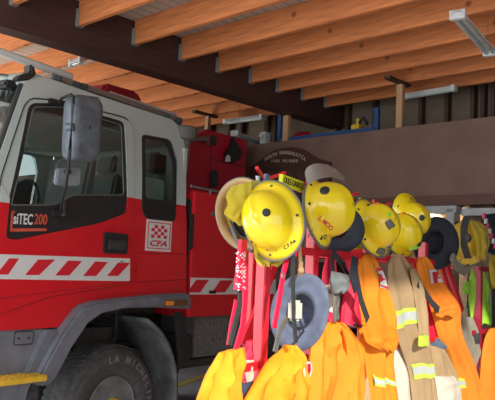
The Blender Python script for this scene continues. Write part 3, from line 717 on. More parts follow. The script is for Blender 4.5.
b = MBd(); p0 = U(188, 140); p1 = U(202, 139); p2 = U(208, 144); b.tube([(p0[0], Y5-.1, p0[1]), (p1[0], Y5-.08, p1[1]), (p2[0], Y5, p2[1]-.01)], .025, 8); P('exhaust_pipe', b, m_steel, up5)
# air intake behind the cab
x, z = TX(184, 133, .16)
b = MBd(); b.lathe([(.06, -.42), (.07, -.09), (.125, -.07), (.135, .04), (.12, .06), (.0, .065)], (x, .16, z), 'z', 28); P('air_intake', b, m_edge)
# black glove with tag on the locker
t = thing('hanging_glove', 'black pointed glove with white tag hanging on dark red locker', 'glove', (U(230, 150)[0], Y5-.03, 2.6), MT)
gp = [U(230, 136), U(234, 144), U(239, 151), U(237, 159), U(230, 164), U(224, 159), U(222, 154), U(228, 146)]
b = MBd(); b.prism(gp, Y5-.06, Y5-.01); b.build('glove_body', m_black, t, MT, bev=.014)
tg = [U(221.5, 157), U(223.5, 155), U(225.5, 157), U(225.8, 162), U(221.2, 162)]
b = MBd(); b.prism(tg, Y5-.07, Y5-.062); lbl(b.build('tag', m_sw, t, MT), 'small white tag')
# roof equipment
def R3(px, py, y): p = on(MT, px, py, y); return (p.x, y, p.z)
b = MBd(); b.tube([R3(-14, 47, .45), R3(71, 77, .45)], .034, 12); b.tube([R3(-14, 49, .42), R3(71, 79.5, .42)], .008, 5); P('awning_tube', b, m_sw)
b = MBd(); b.tube([R3(50, 76, .3), R3(110, 96, .3), R3(181, 121, .3)], 1, flat=(.05, .06)); 
b2 = P('roof_rail', b, m_steel, bev=.006)
b = MBd(); b.tube([R3(110, 93, .36), R3(176, 115, .36)], .018, 8); P('roof_rail_tube', b, m_alu, b2)
for px, py in ((58, 79), (76, 85), (84, 87), (166, 117), (178, 121)):
    x, y, z = R3(px, py, .27); b = MBd(); b.box((x-.035, .25, z-.05), (x+.035, .33, z+.03)); b.box((x-.02, .23, z-.02), (x+.02, .27, z+.02)); P('rail_clamp', b, mat('dull_teal', (.08, .12, .12), .5), b2, bev=.006)
b = MBd(); b.prism([R3(17, 81, .12)[0::2], R3(21, 75, .12)[0::2], R3(31, 72, .12)[0::2], R3(30, 64, .12)[0::2], R3(34, 65, .12)[0::2], R3(37.5, 74, .12)[0::2], R3(30, 80, .12)[0::2]], .12, .22); P('antenna_mount', b, m_black, bev=.012)
b = MBd(); b.tube([R3(-10, 73, .4), R3(16, 77, .4), R3(60, 80, .4)], .012, 6); P('roof_cable', b, m_steel)
q0 = R3(95, 106, .9); q1 = R3(136, 110, .9); zt = R3(115, 92, .9)[2]
b = MBd(); b.prism([(q0[0], q1[2]-.05), (q1[0], q1[2]-.05), (q1[0]-.01, zt-.01), (q1[0]-.08, zt+.05), (q0[0]+.05, zt+.04), (q0[0], zt-.05)], .8, 1.2); lbl(P('warning_beacon', b, m_beacon, bev=.03), 'dark red warning light bar')
# mirror
def RM(px, py, y=-.30): p = on(MT, px, py, y); return Vector((p.x, y, p.z))
arm = [Vector((TP(57, 103)[0], -.02+lean(3.05), TP(57, 103)[1])), RM(62, 98, -.18), RM(71, 94.5, -.38), RM(73.5, 97, -.44), RM(73, 104, -.46), RM(70, 150, -.46), RM(66, 185, -.36), RM(62, 200, -.2), Vector((TP(59, 214)[0], -.02, TP(59, 214)[1]))]
b = MBd(); b.tube(arm, .013, 8); mr = P('mirror_arm', b, m_black)
b = MBd(); x, z = TP(55, 103); b.box((x-.07, lean(z)-.035, z-.02), (x+.08, lean(z)+.01, z+.025)); P('mirror_mount', b, m_black, mr, bev=.006); b = MBd(); x, z = TP(57, 214); b.box((x-.06, -.04, z-.02), (x+.07, 0, z+.02)); b.tube([(x+.03, -.03, z+.10), (x+.03, -.05, z-.02)], .02, 8); P('mirror_mount', b, m_black, mr, bev=.006)
mo = [RM(71, 101, -.36), RM(76, 94, -.36), RM(98, 97, -.36), RM(101, 104, -.36), RM(99, 155, -.36), RM(93, 163, -.36), RM(71, 160, -.36), RM(68.5, 152, -.36)]
mo2 = arcpts([(v.x, v.z) for v in mo], .04, 4)
cx = sum(p[0] for p in mo2)/len(mo2); cz = sum(p[1] for p in mo2)/len(mo2)
b = MBd(); rows = []
for y, s in ((-.42, .05), (-.42, .6), (-.405, .88), (-.37, .99), (-.31, 1.0), (-.27, .96), (-.265, .88), (-.275, .05)):
    rows.append([Vector((cx+(x-cx)*s, y, cz+(z-cz)*s)) for x, z in mo2])
b.grid(rows, wrap=True); b.tube([RM(66, 127, -.40), RM(74, 127, -.45)], .03, 10); P('mirror_housing', b, m_grey2, mr, smooth=50)
so2 = arcpts([(RM(a, c, -.22).x, RM(a, c, -.22).z) for a, c in ((56, 168), (80, 168), (79, 186), (54, 185))], .03, 4)
b = MBd(); b.prism(so2, -.24, -.20); P('lower_mirror', b, mat('pale_mirror_back', (.22, .26, .29), .4), mr, bev=.01)
b = MBd(); x, y, z = RM(67, 172, -.25); b.lathe([(0, -.28), (.02, -.28), (.025, -.24)], (x, 0, z), 'y', 10); P('mirror_knob', b, m_black, mr)

# ================================================================== RACK AND KIT
def KP(px, py, y=0.0): p = on(MK, px, py, y); return Vector((p.x, y, p.z))
def KX(px, y=0.0, py=260): return on(MK, px, py, y).x
def rack(name, label, xs, cols, z, hooks, ext, braces=()):
    x0, x1 = ext
    t = thing(name, label, 'rack', ((x0+x1)/2, .2, 0), MK)
    mm_ = cols
    for i, x in enumerate(xs):
        b = MBd(); b.box((x-.028, -.028, .03), (x+.028, .028, z+(.12 if i else .0))); lg = b.build('post', mm_, t, MK, bev=.004)
        b = MBd(); b.box((x-.03, -.3, 0), (x+.03, .5, .05)); b.build('foot', mm_, t, MK, bev=.004)
        if not i and len(xs) > 2: continue
        b = MBd(); b.box((x-.02, .38, .03), (x+.02, .42, z)); b.build('post', mm_, t, MK, bev=.004)
        b = MBd(); b.box((x-.015, 0, z-.035), (x+.015, .4, z-.005)); b.build('cross_bar', mm_, t, MK)
    b = MBd(); b.box((max(x0, xs[0]-.05), -.02, z-.04), (x1, .02, z)); b.build('rail', mm_, t, MK, bev=.003)
    b = MBd(); b.box((xs[1] if len(xs) > 2 else x0, .38, z-.04), (x1, .42, z)); b.build('rail', mm_, t, MK, bev=.003)
    b = MBd(); b.box((x0, -.015, 1.31), (x1, .015, 1.35)); b.build('rail', mm_, t, MK, bev=.003)
    for (a, c) in braces:
        b = MBd(); b.tube([a, c], 1, flat=(.05, .02)); b.build('brace', mm_, t, MK)
    for hx, hz, y in hooks:
        b = MBd(); b.tube([(hx, y, z), (hx, y, hz-.06)], .012, 8)
        b.tube([(hx-.01, y, hz-.03), (hx-.13, y-.03, hz+.01)], [.008, .010], 8); b.tube([(hx, y, hz-.03), (hx+.13, y-.03, hz+.02)], [.008, .010], 8)
        b.build('hook', mm_, t, MK)
    return t
h1 = KP(276, 173); h2 = KP(352, 194); h3 = KP(386, 204)
rk = rack('gear_rack', 'long bright red steel rack carrying helmets and fire coats', [KX(264), KX(312), KX(365), KX(423)], m_rack, 1.92,
     [(h1.x, h1.z, .06), (h2.x, h2.z, .06), (h3.x, h3.z, .06)], (KX(233, 0, 365), KX(449)),
     [(KP(280, 252, .2), KP(243, 345, .2)), (KP(440, 262), KP(456, 310)), (KP(446, 262), KP(462, 310))])
rk2 = rack('gear_rack', 'maroon steel rack at the right edge with older gear', [KX(479), KX(488, .3)], m_rackd, 1.90, [], (KX(474), KX(500)), [])

# ---- hanging cloth
class Cloth:
    def __init__(s, rows, y, th, amp=.02, k=3.0, seed=0, fr=MK):
        s.rows = [(KP(*r[0], y), KP(*r[1], y)) for r in rows]; s.y = y; s.th = th; s.amp = amp*1.35; s.k = k; s.fr = fr
        rnd = random.Random(seed); s.ph = [rnd.uniform(0, 2*PI) for _ in range(6)]
    def edge(s, t):
        n = len(s.rows)-1; f = min(max(t, 0), .9999)*n; i = int(f); f -= i
        def cr(p0, p1, p2, p3, f): return .5*((2*p1)+(p2-p0)*f+(2*p0-5*p1+4*p2-p3)*f*f+(3*p1-p0-3*p2+p3)*f**3)
        g = lambda j, e: s.rows[max(0, min(n, j))][e]
        return [cr(g(i-1, e), g(i, e), g(i+1, e), g(i+2, e), f) for e in (0, 1)]
    def pt(s, t, a, front=True, off=0):
        L, R = s.edge(t); p = L.lerp(R, a); c = math.sin(PI*min(max(a, 0), 1))**.6
        g = .35+.65*min(1, t*2.2); w = s.th*c*(.35+.65*min(1, t*3))
        fold = math.sin(2*PI*s.k*a+s.ph[0]+1.6*t)*.6+.5*math.sin(2*PI*s.k*1.7*a+s.ph[1]-2*t)+.35*math.sin(2*PI*(2.5*t+.8*a)+s.ph[2])+.25*math.sin(2*PI*(s.k*2.9*a+1.3*t)+s.ph[3])
        fold -= .8*abs(math.sin(PI*(s.k*.8*a+.5*t)+s.ph[4]))
        d = w/2+s.amp*g*fold*c
        if not front: d = -w/2+.5*s.amp*g*math.sin(2*PI*s.k*a+s.ph[5])*c
        return Vector((p.x+.35*s.amp*math.sin(2*PI*(s.k*a+t)+s.ph[2])*c, p.y-d-(off if front else 0), p.z+.010*math.sin(2*PI*2*a+s.ph[3])*t))
    def mesh(s, n=40, m=22):
        rows = []
        for i in range(n+1):
            t = i/n; r = [s.pt(t, j/m) for j in range(m+1)]+[s.pt(t, j/m, False) for j in range(m-1, 0, -1)]
            rows.append(r)
        b = MBd(); b.grid(rows, wrap=True); q = len(rows[0]); b.f.append(tuple(range(q-1, -1, -1))); b.mi.append(0)
        b.f.append(tuple(range(n*q, (n+1)*q))); b.mi.append(0); return b
    def patch(s, q, off=.003, n=14, m=6, mi=0, th=.002):
        """q: t,a corners TL,TR,BR,BL"""
        b = MBd(); rows = []
        for sgn in (0, 1):
            rr = []
            for i in range(m+1):
                f = i/m; r = []
                for j in range(n+1):
                    g = j/n
                    tl, tr, br, bl = [Vector(c) for c in q]
                    c = tl.lerp(tr, g).lerp(bl.lerp(br, g), f); r.append(s.pt(c.x, c.y, True, off+(0 if sgn else th)))
                rr.append(r)
            b.grid(rr)
        return b
def find(c, px, py):
    """t,a on the cloth nearest to a photo point's place on its plane"""
    p = KP(px, py, c.y); best = None
    for i in range(61):
        L, R = c.edge(i/60)
        for j in range(21):
            d = (L.lerp(R, j/20)-p).length
            if best is None or d < best[0]: best = (d, i/60, j/20)
    return (best[1], best[2])
def coat(name, label, cat, rows, y, th, m, amp=.02, k=3., seed=0, group=None, body='body'):
    c = Cloth(rows, y, th, amp, k, seed)
    top = (c.rows[0][0]+c.rows[0][1])/2
    t = thing(name, label, cat, top, MK, group)
    c.mesh().build(body, m, t, MK, smooth=70)
    c.root = t; return c
def band(c, name, px, m, off=.004, centre=None, parent=None):
    q = [find(c, *p) for p in px]
    o = c.patch(q, off).build(name, m, parent or c.root, MK, smooth=70)
    if centre:
        tl, tr, br, bl = [Vector(v) for v in q]
        a, b_ = .5-centre/2, .5+centre/2
        qq = [tl.lerp(bl, a), tr.lerp(br, a), tr.lerp(br, b_), tl.lerp(bl, b_)]
        c.patch(qq, off+.0025).build('silver_strip', m_silver, o, MK, smooth=70)
    return o
def loose(name, rows, y, th, m, parent, amp=.01, k=2, seed=1, n=24):
    c = Cloth(rows, y, th, amp, k, seed); return c.mesh(n, 14).build(name, m, parent, MK, smooth=70)
def strap(name, pts, w, m, parent, y=-.1, t=.004):
    b = MBd(); pp = [KP(*p, y) for p in pts]; b.tube(pp, 1, flat=(w, t)); return b.build(name, m, parent, MK, smooth=30)

# coats from left to right
c1 = coat('firefighting_jacket', 'bright yellow-orange jacket hanging lowest at left end of rack', 'jacket',
     [((219, 353), (244, 347)), ((214, 362), (245, 354)), ((208, 375), (242, 366)), ((203, 388), (239, 384)), ((196, 406), (241, 406)), ((190, 424), (243, 424))], -.02, .10, m_coY, .022, 2.5, 1)
c2 = coat('firefighting_jacket', 'brilliant yellow jacket with white round badge below the blue hat', 'jacket',
     [((286, 345), (296, 345)), ((280, 352), (301, 352)), ((270, 362), (305, 362)), ((262, 374), (307, 376)), ((252, 390), (309, 390)), ((242, 408), (311, 408)), ((238, 424), (312, 424))], -.12, .14, m_coY, .028, 3, 2)
bq = find(c2, 303, 369); bp_ = c2.pt(*bq, True, .004)
b = MBd(); b.lathe([(0, -.003), (.042, -.003), (.042, .001)], (0, 0, 0), 'y', 24); fr2 = MK @ Matrix.Translation(bp_)
bdg = b.build('round_badge', m_sw, c2.root, fr2); b = MBd(); b.prism([(-.012, .028), (.014, .030), (.020, -.004), (.002, -.03), (-.006, -.004)], -.008, -.004); b.build('badge_mark', m_sr, bdg, fr2)
c3 = coat('firefighting_jacket', 'orange jacket bunched at its clip, hanging between yellow jacket and tall coat', 'jacket',
     [((329, 322), (341, 322)), ((322, 330), (349, 331)), ((313, 342), (361, 345)), ((309, 355), (363, 358)), ((307, 375), (362, 378)), ((303, 406), (361, 406)), ((302, 424), (360, 424))], -.06, .16, m_coO, .03, 3.5, 3)
loose('sleeve', [((318, 330), (326, 330)), ((312, 345), (324, 345)), ((310, 365), (323, 365)), ((306, 406), (322, 406))], -.12, .08, m_coO, c3.root, .012, 1.2, 5)
loose('sleeve', [((342, 328), (350, 333)), ((346, 345), (362, 348)), ((348, 370), (363, 372)), ((347, 406), (361, 406))], -.13, .08, m_coO, c3.root, .012, 1.2, 6)
c4 = coat('firefighting_coat', 'tall orange coat with red and white shoulder patch under the helmets', 'coat',
     [((364, 254), (371, 254)), ((359, 263), (377, 264)), ((357, 280), (384, 278)), ((356, 300), (389, 297)), ((358, 322), (393, 318)), ((361, 345), (392, 345)), ((364, 370), (392, 370)), ((366, 406), (396, 406)), ((367, 424), (397, 424))], -.02, .13, m_coO, .022, 2.5, 4)
pt_ = band(c4, 'shoulder_patch', [(370, 267), (375, 266), (380, 288), (372, 285)], m_sw); 
for q in ([(371, 268), (375, 267), (375, 270), (371, 271)], [(371, 272), (375.5, 275), (376, 278), (371.5, 275)], [(372.5, 283), (379, 285), (379, 287.5), (372.5, 285)], [(375, 277), (377.5, 277.5), (374, 284), (372.5, 282)]):
    band(c4, 'patch_letter', q, m_sr, .008, parent=pt_)
band(c4, 'reflective_band', [(367, 376), (385, 377), (387, 387), (370, 386)], m_lime, .008, .5)
loose('pocket_flap', [((362, 326), (392, 326)), ((364, 336), (398, 335)), ((368, 344), (398, 345)), ((384, 352), (394, 352))], -.12, .02, m_coO, c4.root, .008, 2, 7)
strap('black_strap', [(355, 262), (356, 275), (361, 300), (368, 320)], .05, m_blk, c4.root, -.13)
c5 = coat('bunker_coat', 'tan fire coat with lime and silver bands', 'coat',
     [((394, 254), (400, 254)), ((389, 262), (406, 262)), ((388, 275), (412, 274)), ((388, 292), (417, 290)), ((391, 310), (421, 308)), ((395, 330), (424, 330)), ((403, 352), (428, 350)), ((409, 372), (432, 370)), ((413, 406), (438, 406)), ((414, 424), (440, 424))], -.04, .14, m_tanc, .02, 2.2, 8)
band(c5, 'reflective_band', [(391, 312), (419, 301), (420, 314), (395, 328)], m_lime, .006, .5)
band(c5, 'reflective_band', [(408, 363), (431, 363), (432, 375), (411, 376)], m_lime, .006, .5)
loose('sleeve', [((410, 270), (415, 268)), ((413, 290), (424, 290)), ((417, 315), (427, 315)), ((420, 346), (429, 345))], -.11, .06, m_tanc, c5.root, .008, 1.2, 9)
b = MBd(); lo_ = KP(422, 336, -.16); hi_ = KP(428, 346, -.16); b.box((lo_.x, -.165, hi_.z), (hi_.x, -.13, lo_.z)); b.build('cuff_band', m_lime, c5.root, MK, bev=.006)
c6 = coat('bunker_trousers', 'tan trousers with sunlit bottom hanging low beside the tan coat', 'trousers',
     [((430, 345), (444, 350)), ((430, 358), (449, 360)), ((433, 375), (455, 376)), ((436, 392), (459, 394)), ((438, 406), (461, 406)), ((438, 424), (462, 424))], -.06, .12, m_tanc, .015, 2, 10)
loose('sunlit_bottom', [((434, 376), (455, 376)), ((436, 385), (457, 386)), ((438, 400), (460, 401))], -.10, .13, m_cream, c6.root, .008, 2, 11)  # cream colour paints in the overexposed sunlight on the tan cloth
c7 = coat('cream_lining', 'pale cream garment lining showing between orange coat and tan coat', 'clothing',
     [((394, 345), (400, 346)), ((393, 358), (404, 358)), ((395, 375), (408, 374)), ((398, 406), (413, 406)), ((398, 424), (414, 424))], .02, .10, m_cream, .012, 1.5, 12)
c8 = coat('denim_jeans', 'blue denim showing between tan coat and orange coat', 'clothing',
     [((429, 336), (440, 336)), ((430, 343), (444, 343)), ((431, 352), (445, 352)), ((433, 360), (444, 360))], .01, .10, m_denim, .01, 1.5, 13)
c9 = coat('red_garment', 'red garment edge hanging between tan coat and orange coat', 'clothing',
     [((413, 262), (419, 262)), ((416, 285), (426, 285)), ((420, 310), (433, 310)), ((424, 340), (437, 337))], .03, .08, m_redw, .01, 1.5, 14)
c10 = coat('firefighting_coat', 'deep orange coat with white F patch, draped at far end of main rack', 'coat',
     [((419, 257), (424, 257)), ((417, 264), (430, 263)), ((420, 278), (438, 276)), ((426, 295), (449, 292)), ((431, 310), (458, 308)), ((435, 325), (459, 324)), ((440, 342), (462, 340)), ((450, 362), (470, 360)), ((456, 382), (477, 382)), ((459, 406), (483, 406)), ((460, 424), (485, 424))], -.02, .14, m_coO2, .02, 2.2, 15)
fp = band(c10, 'chest_patch', [(424, 270), (432, 268), (436, 281), (427, 284)], m_sw, .006)
for q in ([(426.5, 271.5), (428.5, 271), (431, 282), (429, 282.5)], [(427, 271.5), (432, 270), (432.5, 273), (427, 274)], [(428.5, 276.5), (432.5, 275.5), (433, 278), (429, 279)]): band(c10, 'patch_letter', q, m_sr, .010, parent=fp)
band(c10, 'reflective_band', [(455, 379), (461, 378), (462, 387), (457, 388)], m_lime, .008, .4)
strap('black_strap', [(418, 283), (426, 294), (432, 303), (439, 310)], .05, m_blk, c10.root, -.13)
loose('pocket_flap', [((433, 307), (457, 304)), ((434, 312), (459, 310)), ((436, 317), (458, 316))], -.11, .02, m_coO2, c10.root, .006, 2, 17)
# rack 2 kit
c11 = coat('khaki_trousers', 'grey khaki trousers with black square patch behind the orange coat', 'trousers',
     [((463, 316), (474, 318)), ((461, 328), (478, 328)), ((462, 342), (478, 342)), ((466, 358), (479, 358)), ((470, 375), (480, 375)), ((474, 406), (482, 406))], .05, .14, m_khaki, .016, 2, 18)
band(c11, 'black_patch', [(467, 333), (474, 332), (475, 341), (469, 343)], m_blk, .006)
c12 = coat('hi_vis_vest', 'fluorescent lime vest hanging on the right hand rack', 'vest',
     [((473, 266), (482, 266)), ((470, 278), (485, 278)), ((469, 292), (488, 292)), ((470, 308), (490, 308)), ((472, 324), (491, 324))], .05, .12, m_hiv, .014, 2.2, 19)
loose('sleeve', [((466, 282), (471, 280)), ((463, 288), (470, 287)), ((464, 294), (470, 293))], .0, .04, m_hiv, c12.root, .004, 1, 20)
band(c12, 'reflective_band', [(484, 290), (487, 290), (489, 305), (485, 305)], m_silver, .006)
c13 = coat('firefighting_jacket', 'dull orange jacket cut off by the right edge of the photo', 'jacket',
     [((490, 329), (500, 327)), ((485, 338), (506, 336)), ((482, 355), (511, 354)), ((480, 378), (514, 378)), ((478, 406), (517, 406)), ((477, 424), (519, 424))], -.05, .16, m_coO2, .02, 2.4, 21)
band(c13, 'reflective_band', [(489, 384), (502, 384), (502, 391), (489, 391)], m_lime, .006, .4)
c14 = coat('yellow_glove', 'yellow glove at the right edge beside the lime vest', 'glove',
     [((490, 255), (499, 255)), ((489, 268), (500, 268)), ((491, 282), (499, 282)), ((493, 288), (498, 288))], -.02, .08, m_hely2, .008, 1.5, 22)
strap('black_strap', [(492, 256), (493, 245)], .03, m_blk, c14.root, -.02)
t = thing('maroon_webbing', 'maroon webbing hanging left of the lime vest', 'strap', KP(468, 262, 0), MK)
strap('webbing', [(470, 262), (468, 280), (468, 296)], .035, m_rackd, t, 0); strap('webbing_end', [(468, 296), (467, 308)], .02, m_blk, t, 0)

# webbing and harness bits on the main rack
t = thing('safety_harness', 'sparkling red reflective harness webbing hanging under the open helmet', 'harness', KP(240, 250, .05), MK)
strap('red_webbing', [(243, 240), (241, 262), (238, 290)], .045, m_redw, t, -.05, .02)
b = MBd()
for i in range(60):
    p = KP(236+random.random()*9, 252+random.random()*38, -.063); b.box((p.x-.002, -.068, p.z-.003), (p.x+.002, -.062, p.z+.003))
b.build('reflective_fleck', m_silver, t, MK)
strap('black_strap', [(240, 288), (240, 305), (236, 320), (230, 345)], .028, m_blk, t, -.04, .008)
strap('red_strap', [(246, 250), (245, 300), (243, 325), (236, 350)], .035, m_redw, t, -.02, .008)
strap('thin_strap', [(236, 300), (231, 325), (228, 345)], .02, m_redw, t, -.03, .006)
t = thing('red_strap', 'crimson strap with metal rings hanging in front of the blue hat', 'strap', KP(288, 248, -.05), MK)
strap('red_webbing', [(290, 247), (283, 275), (279, 300), (274, 328)], .03, m_redw, t, -.22, .008)
strap('loop', [(284, 247), (297, 252)], .045, m_redw, t, -.21, .006)
b = MBd(); p = KP(283, 276, -.23); b.lathe([(.010, -.003), (.014, 0), (.010, .003)], p, 'y', 12, closed=True); b.build('ring', m_steel, t, MK)
t = thing('black_lanyard', 'black webbing lanyard with pale radio pouch over the blue hat', 'strap', KP(295, 255, -.05), MK)
strap('webbing', [(293, 252), (293, 290), (294, 320), (296, 343)], .028, m_blk, t, -.24, .006)
strap('lower_strap', [(287, 318), (280, 330), (275, 352)], .035, m_edge, t, -.20, .006)
b = MBd(); p = KP(288, 303, -.2); q = KP(295, 320, -.2); b.box((p.x-.01, -.25, q.z), (q.x-.01, -.2, KP(288, 300, -.2).z)); b.build('pouch', m_cream, t, MK, bev=.012)
b = MBd(); b.tube([KP(299, 245, -.12), KP(301, 262, -.12), KP(300, 275, -.14)], .012, 8); p = KP(300.5, 270, -.15); b.lathe([(0, -.02), (.016, -.012), (.018, .0), (0, .018)], p, 'y', 12); b.build('cord', m_tan, t, MK)
t = thing('grey_mask', 'grey fabric mask hanging from rail by a black strap', 'mask', KP(334, 254, -.03), MK)
strap('black_strap', [(334, 250), (332, 262), (333, 272)], .035, m_blk, t, -.08, .008); strap('black_strap', [(334, 252), (342, 264), (348, 275)], .03, m_blk, t, -.07, .008)
loose('mask_body', [((331, 271), (348, 275)), ((331, 280), (349, 280)), ((333, 288), (346, 290)), ((334, 292), (341, 293))], -.11, .09, mat('grey_mask_fabric', (.17, .19, .20), .7), t, .008, 1.5, 30)
loose('mask_tail', [((334, 290), (341, 292)), ((333, 305), (339, 306)), ((334, 320), (338, 321))], -.10, .03, m_edge, t, .004, 1, 31)
c15 = coat('red_white_garment', 'pinkish red and white garment hanging behind the grey mask', 'clothing',
     [((327, 256), (333, 256)), ((324, 275), (336, 275)), ((323, 300), (338, 300)), ((323, 322), (339, 322))], .06, .08, m_redw, .012, 2, 32)
band(c15, 'white_panel', [(323.5, 285), (331, 285), (333, 312), (324, 312)], m_cream, .006)
c16 = coat('red_garment', 'vivid red garment with black hem between grey mask and orange coat', 'clothing',
     [((345, 258), (355, 260)), ((347, 275), (359, 276)), ((343, 300), (357, 300)), ((341, 322), (358, 322)), ((341, 326), (358, 326))], .0, .09, m_redw, .012, 2, 33)
band(c16, 'black_hem', [(342, 324), (357, 324), (357, 338), (342, 338)], m_blk, .012)
t = thing('red_webbing_hook', 'red webbing loop and navy strap clipped to rail above tall orange coat', 'strap', KP(356, 250, -.05), MK)
strap('loop', [(351, 258), (354, 252), (362, 251)], .03, m_rack, t, -.05, .01)
strap('navy_strap', [(355, 257), (353, 275), (357, 290)], .075, m_navy, t, -.145, .008)
c17 = coat('black_jacket', 'black and navy clothing bundle deep inside the rack', 'clothing',
     [((318, 262), (368, 262)), ((312, 290), (364, 290)), ((308, 320), (360, 320)), ((304, 345), (352, 350)), ((300, 400), (352, 400))], .24, .12, m_navy, .02, 4, 34)
c18 = coat('pink_cloth', 'pinkish red cloth over a white shirt left of the front post', 'clothing',
     [((246, 341), (256, 339)), ((246, 350), (258, 346)), ((245, 360), (256, 360)), ((247, 380), (254, 380))], .05, .06, m_redw, .01, 2, 35)
loose('white_shirt', [((243, 360), (254, 360)), ((245, 372), (254, 372)), ((248, 384), (252, 384))], .0, .03, m_cream, c18.root, .005, 1.5, 36)
c19 = coat('navy_cloth', 'folded navy cloth below the white shirt at left of post', 'clothing',
     [((239, 384), (257, 381)), ((240, 392), (257, 390)), ((241, 406), (258, 406)), ((241, 424), (258, 424))], -.04, .05, mat('slate_cloth', (.045, .07, .12), .8), .006, 1.5, 37)
c20 = coat('khaki_bundle', 'crumpled khaki garment low between the two orange coats', 'clothing',
     [((361, 375), (366, 374)), ((358, 385), (371, 386)), ((357, 406), (373, 406)), ((357, 424), (373, 424))], -.0, .1, m_tanc, .012, 2, 38)

# ---- hats seen from below
def orient(upv, fwdv):
    """image-style vectors (right, up, toward camera) to a rotation whose z is up, x is forward"""
    def wv(v): return (rt*v[0]+up*v[1]-fw*v[2]).normalized()
    z = wv(upv); x = wv(fwdv); x = (x-z*x.dot(z)).normalized(); y = z.cross(x)
    return Matrix((x, y, z)).transposed()
def hat(label, px, py, y, upv, fwdv, m, r=(.2, .165), wav=.012):
    rot = orient(upv, fwdv)
    t = thing('bush_hat', label, 'hat', KP(px, py, y), MK, rot=rot)
    fr = ROOT[t.name]
    b = MBd(); rows = []; n = 48
    def ring(s, z, wv=0): return [Vector((s*math.cos(a)*r[0], s*math.sin(a)*r[1], z+wv*math.sin(2*a+.6)+wv*.5*math.sin(3*a))) for a in [2*PI*j/n for j in range(n)]]
    for s, z, w in ((1, -.02, wav), (.8, -.008, wav*.6), (.6, 0, .002), (.46, .004, 0)): rows.append(ring(s, z, w))
    b.grid(rows, wrap=True); br = b.build('brim', m, t, fr, solid=.006, smooth=70)
    b = MBd(); b.grid([ring(.46, .004), ring(.45, .05), ring(.42, .085), ring(.30, .105), ring(.01, .098)], wrap=True); b.build('crown', m, t, fr, solid=.005, smooth=70)
    b = MBd(); b.grid([ring(.455, .0), ring(.44, .03)], wrap=True); b.build('sweatband', m_black, t, fr, solid=.006, smooth=70)
    return t, fr
hb, hfr = hat('faded blue canvas hat hanging brim out below the front helmets', 300, 312, -.06, (.30, .12, -.94), (.30, .95, .05), m_blueh, (.215, .15), .016)
b = MBd(); b.tube([(.08, -.05, .01), (.0, .0, -.05), (-.08, .05, -.03), (-.16, .02, -.06)], .006, 6); b.build('chin_cord', m_black, hb, hfr)
hat('dark navy felt hat hanging behind the helmet with raised visor', 337, 227, .03, (.12, .16, -.98), (.8, -.6, .1), m_navy, (.165, .15))
hat('dark navy felt hat hanging at far end of the main rack', 435, 243, -.02, (-.25, .0, -.97), (.25, .95, 0), m_navy, (.20, .19), .006)

